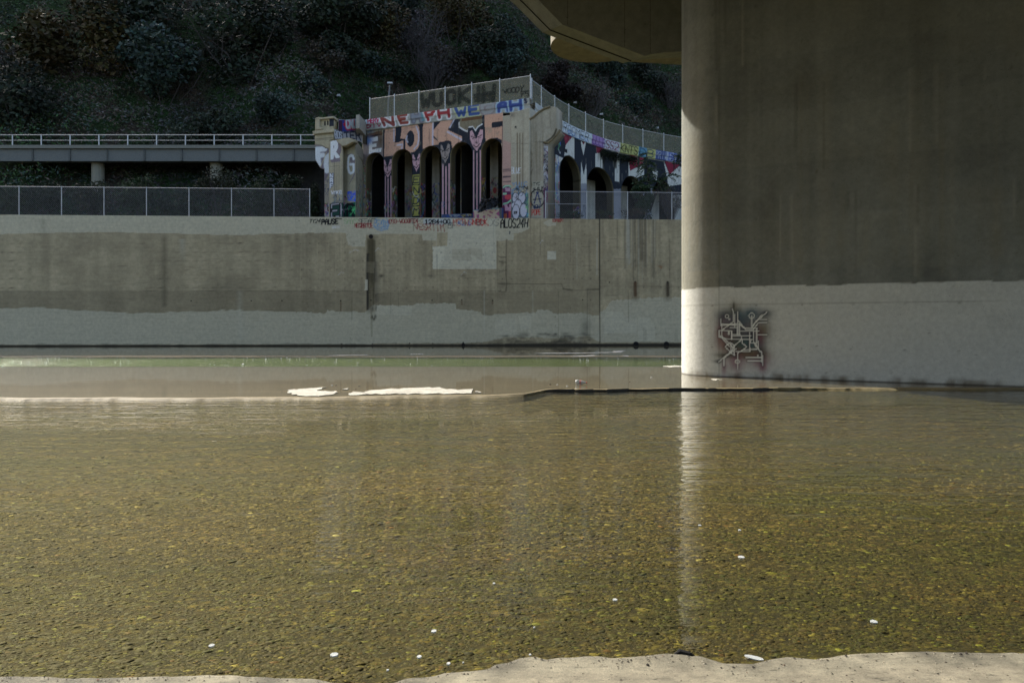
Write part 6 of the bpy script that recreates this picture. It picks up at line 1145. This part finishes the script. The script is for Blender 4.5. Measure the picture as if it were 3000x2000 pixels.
foam = [(979, 1917, 23, 11, 'largest round foam patch, floating at the lower left'), (1271, 1848, 15, 8, 'round foam patch floating above the long dark stone left of centre'), (1228, 1923, 14, 8, 'foam patch in the shallows left of the concrete bank'), (1314, 1943, 11, 7, 'foam patch close to the sloping edge of the bank'), (1802, 1756, 13, 6, 'foam patch floating left of the bright pier reflection'), (2172, 1631, 18, 7, 'oval foam patch floating right of the pier reflection'),
        (2210, 1926, 48, 12, 'long speckled foam strip beside the bank at the right'), (2050, 1538, 9, 3, 'small foam fleck in the upper part of the pier reflection'), (2167, 1552, 8, 3, 'small foam fleck right of the pier reflection'), (1447, 1708, 7, 4, 'small foam fleck in the middle of the pool'), (1553, 1917, 7, 4, 'small foam fleck touching the top of the bank curve'), (1136, 1962, 7, 4, 'small foam fleck in the lower left shallows'), (1357, 1940, 5, 3, 'tiny foam fleck right of the foam patch by the bank'), (1565, 1837, 5, 3, 'tiny foam fleck above the bank near the centre'), (620, 1890, 16, 8, 'foam patch floating far left'), (2560, 1820, 20, 9, 'foam patch floating far right under the pier wall')]
for i, (u, v, w, h, lb) in enumerate(foam):
    x, y, z = at(u, v, z=.006); rw = w / 2 * y / FP; rh = h / 2 * y / FP * y / HC; mb = MB(); tl = -.25 if w > 40 else 0
    pts = [(x + rw * math.cos(t) * (1 + RNG.normal(0, .05)) , y + rh * math.sin(t) * (1 + RNG.normal(0, .05)) + tl * rw * math.cos(t) * 2, .009) for t in np.linspace(0, 6.1, 18)]
    mb.prism(pts, (0, 0, -.006)); tag(mb.build('foam_patch', M_FOAM), lb, 'foam patch', 'foam patches on the pool')
# white flecks standing in for sun glints along the rippled channel: uncountable
n = 380; x = RNG.uniform(-22, 22, n); y = np.where(RNG.random(n) < .5, RNG.normal(32.2, .4, n), RNG.uniform(25.9, 32.6, n)); y = np.clip(y, 25.8, 32.7); sz = RNG.uniform(.006, .028, n)
V = np.stack([np.column_stack([x + sz * dx, y + sz * dy, np.full(n, .058) + dz * sz * .5]) for dx, dy, dz in ((-1, -.6, 0), (1, -.6, 0), (1, .6, 0), (-1, .6, 0), (0, 0, 1.4))], 1).reshape(-1, 3); T = (np.array([(0, 1, 4), (1, 2, 4), (2, 3, 4), (3, 0, 4)])[None] + (np.arange(n) * 5)[:, None, None]).reshape(-1, 3)
tag(mesh_np('foam_flecks', V, None, M_FOAM, None, None, T), 'white foam flecks sparkling along the green riffle', 'foam', kind='stuff')
# bottle
bx0 = at(1690, 1126, z=.05); bo = empty('plastic_bottle', (bx0[0], bx0[1], .05), 'crushed clear plastic bottle lying on the wet floor', 'bottle'); d = Vector((.95, -.3, -.02)); b0_ = Vector((bx0[0] - .03, bx0[1], .11)); mb = MB()
m, nt, b = newmat('clear_plastic'); b.inputs['Base Color'].default_value = (.75, .8, .82, 1); b.inputs['Roughness'].default_value = .15; b.inputs['Transmission Weight'].default_value = .45; b.inputs['IOR'].default_value = 1.3
mb.tube([b0_ + d * t for t in (0, .01, .08, .09, .16, .2, .24, .27)], [.045, .06, .062, .052, .05, .035, .02, .018], 12); mb.build('bottle_body', m, bo, True)
mb = MB(); mb.tube([b0_ + d * .1, b0_ + d * .15], .054, 12); mb.build('label_band', plain('bottle_label', (.5, .2, .18), .5), bo); mb = MB(); mb.tube([b0_ + d * .265, b0_ + d * .29], .022, 10); mb.build('cap', plain('bottle_cap', (.5, .1, .08), .5), bo)
M_DEB = plain('debris_dark', (.06, .045, .035), .9, 30); M_DEBW = plain('debris_white', (.55, .55, .52), .8, 30)
for i, (u, v, w, mt, lb) in enumerate([(1612, 1125, 6, 0, 'dark debris scrap left of the bottle'), (1633, 1126, 5, 1, 'small white scrap left of the bottle'), (1662, 1130, 6, 1, 'white scrap just in front of the bottle'), (1909, 1105, 5, 1, 'white scrap on the wet floor left of the pier'), (972, 1128, 6, 1, 'white scrap on the wet floor at the left'), (985, 1128, 5, 0, 'dark scrap beside the white one at the left'), (1043, 1139, 4, 0, 'dark fleck above the long crust'), (1052, 1130, 4, 0, 'dark fleck farther above the long crust'), (1845, 1117, 4, 0, 'rusty fleck left of the pier foot')]):
    x, y, z = at(u, v, z=.06); s_ = w / 2 * y / FP; mb = MB(); mb.prism([(x + s_ * math.cos(t) * RNG.uniform(.7, 1.2), y + s_ * math.sin(t) * RNG.uniform(.7, 1.3), .05) for t in np.linspace(0, 5.6, 7)], (0, 0, s_ * .7)); tag(mb.build('debris_scrap', M_DEBW if mt else M_DEB), lb, 'debris')
# branch stub in the shallows near the pier reflection
sx = at(2000, 1911, z=.02); mb = MB(); mb.tube([(sx[0] - .05, sx[1], .0), (sx[0] - .01, sx[1] + .01, .022), (sx[0] + .03, sx[1] - .01, .02), (sx[0] + .06, sx[1], .0)], [.006, .013, .01, .005], 7); mb.tube([(sx[0] + .02, sx[1], .015), (sx[0] + .05, sx[1] + .03, .0)], [.008, .004], 6); tag(mb.build('wet_twig', M_BLACK), 'short black wet twig at the waterline below the pier reflection', 'twig')
# grit and small stones lying on the bank
n = 1900; x = RNG.uniform(-4.5, 4.5, n); y = np.interp(x, bx, by) - .03 - RNG.random(n) ** 2.6 * .7; r = np.clip(RNG.lognormal(math.log(.0028), .5, n), .0015, .012)
B = np.array([(1, 0, 0), (.3, .9, 0), (-.8, .5, 0), (-.8, -.6, 0), (.4, -.8, 0), (0, 0, .7)]); V = B[None] * (r[:, None, None] * RNG.uniform(.6, 1.4, (n, 6, 1))) + np.column_stack([x, y, np.full(n, .026)])[:, None]
T = (np.array([(0, 1, 5), (1, 2, 5), (2, 3, 5), (3, 4, 5), (4, 0, 5)])[None] + (np.arange(n) * 6)[:, None, None]).reshape(-1, 3)
c = np.array([(.05, .042, .034), (.11, .09, .065), (.32, .29, .22), (.16, .09, .06)])[RNG.choice(4, n, p=[.3, .35, .3, .05])]
tag(mesh_np('bank_grit', V.reshape(-1, 3), None, M_CONC, None, np.repeat(c, 6, 0), T), 'dark grit and tiny stones scattered on the concrete bank', 'grit', kind='stuff')
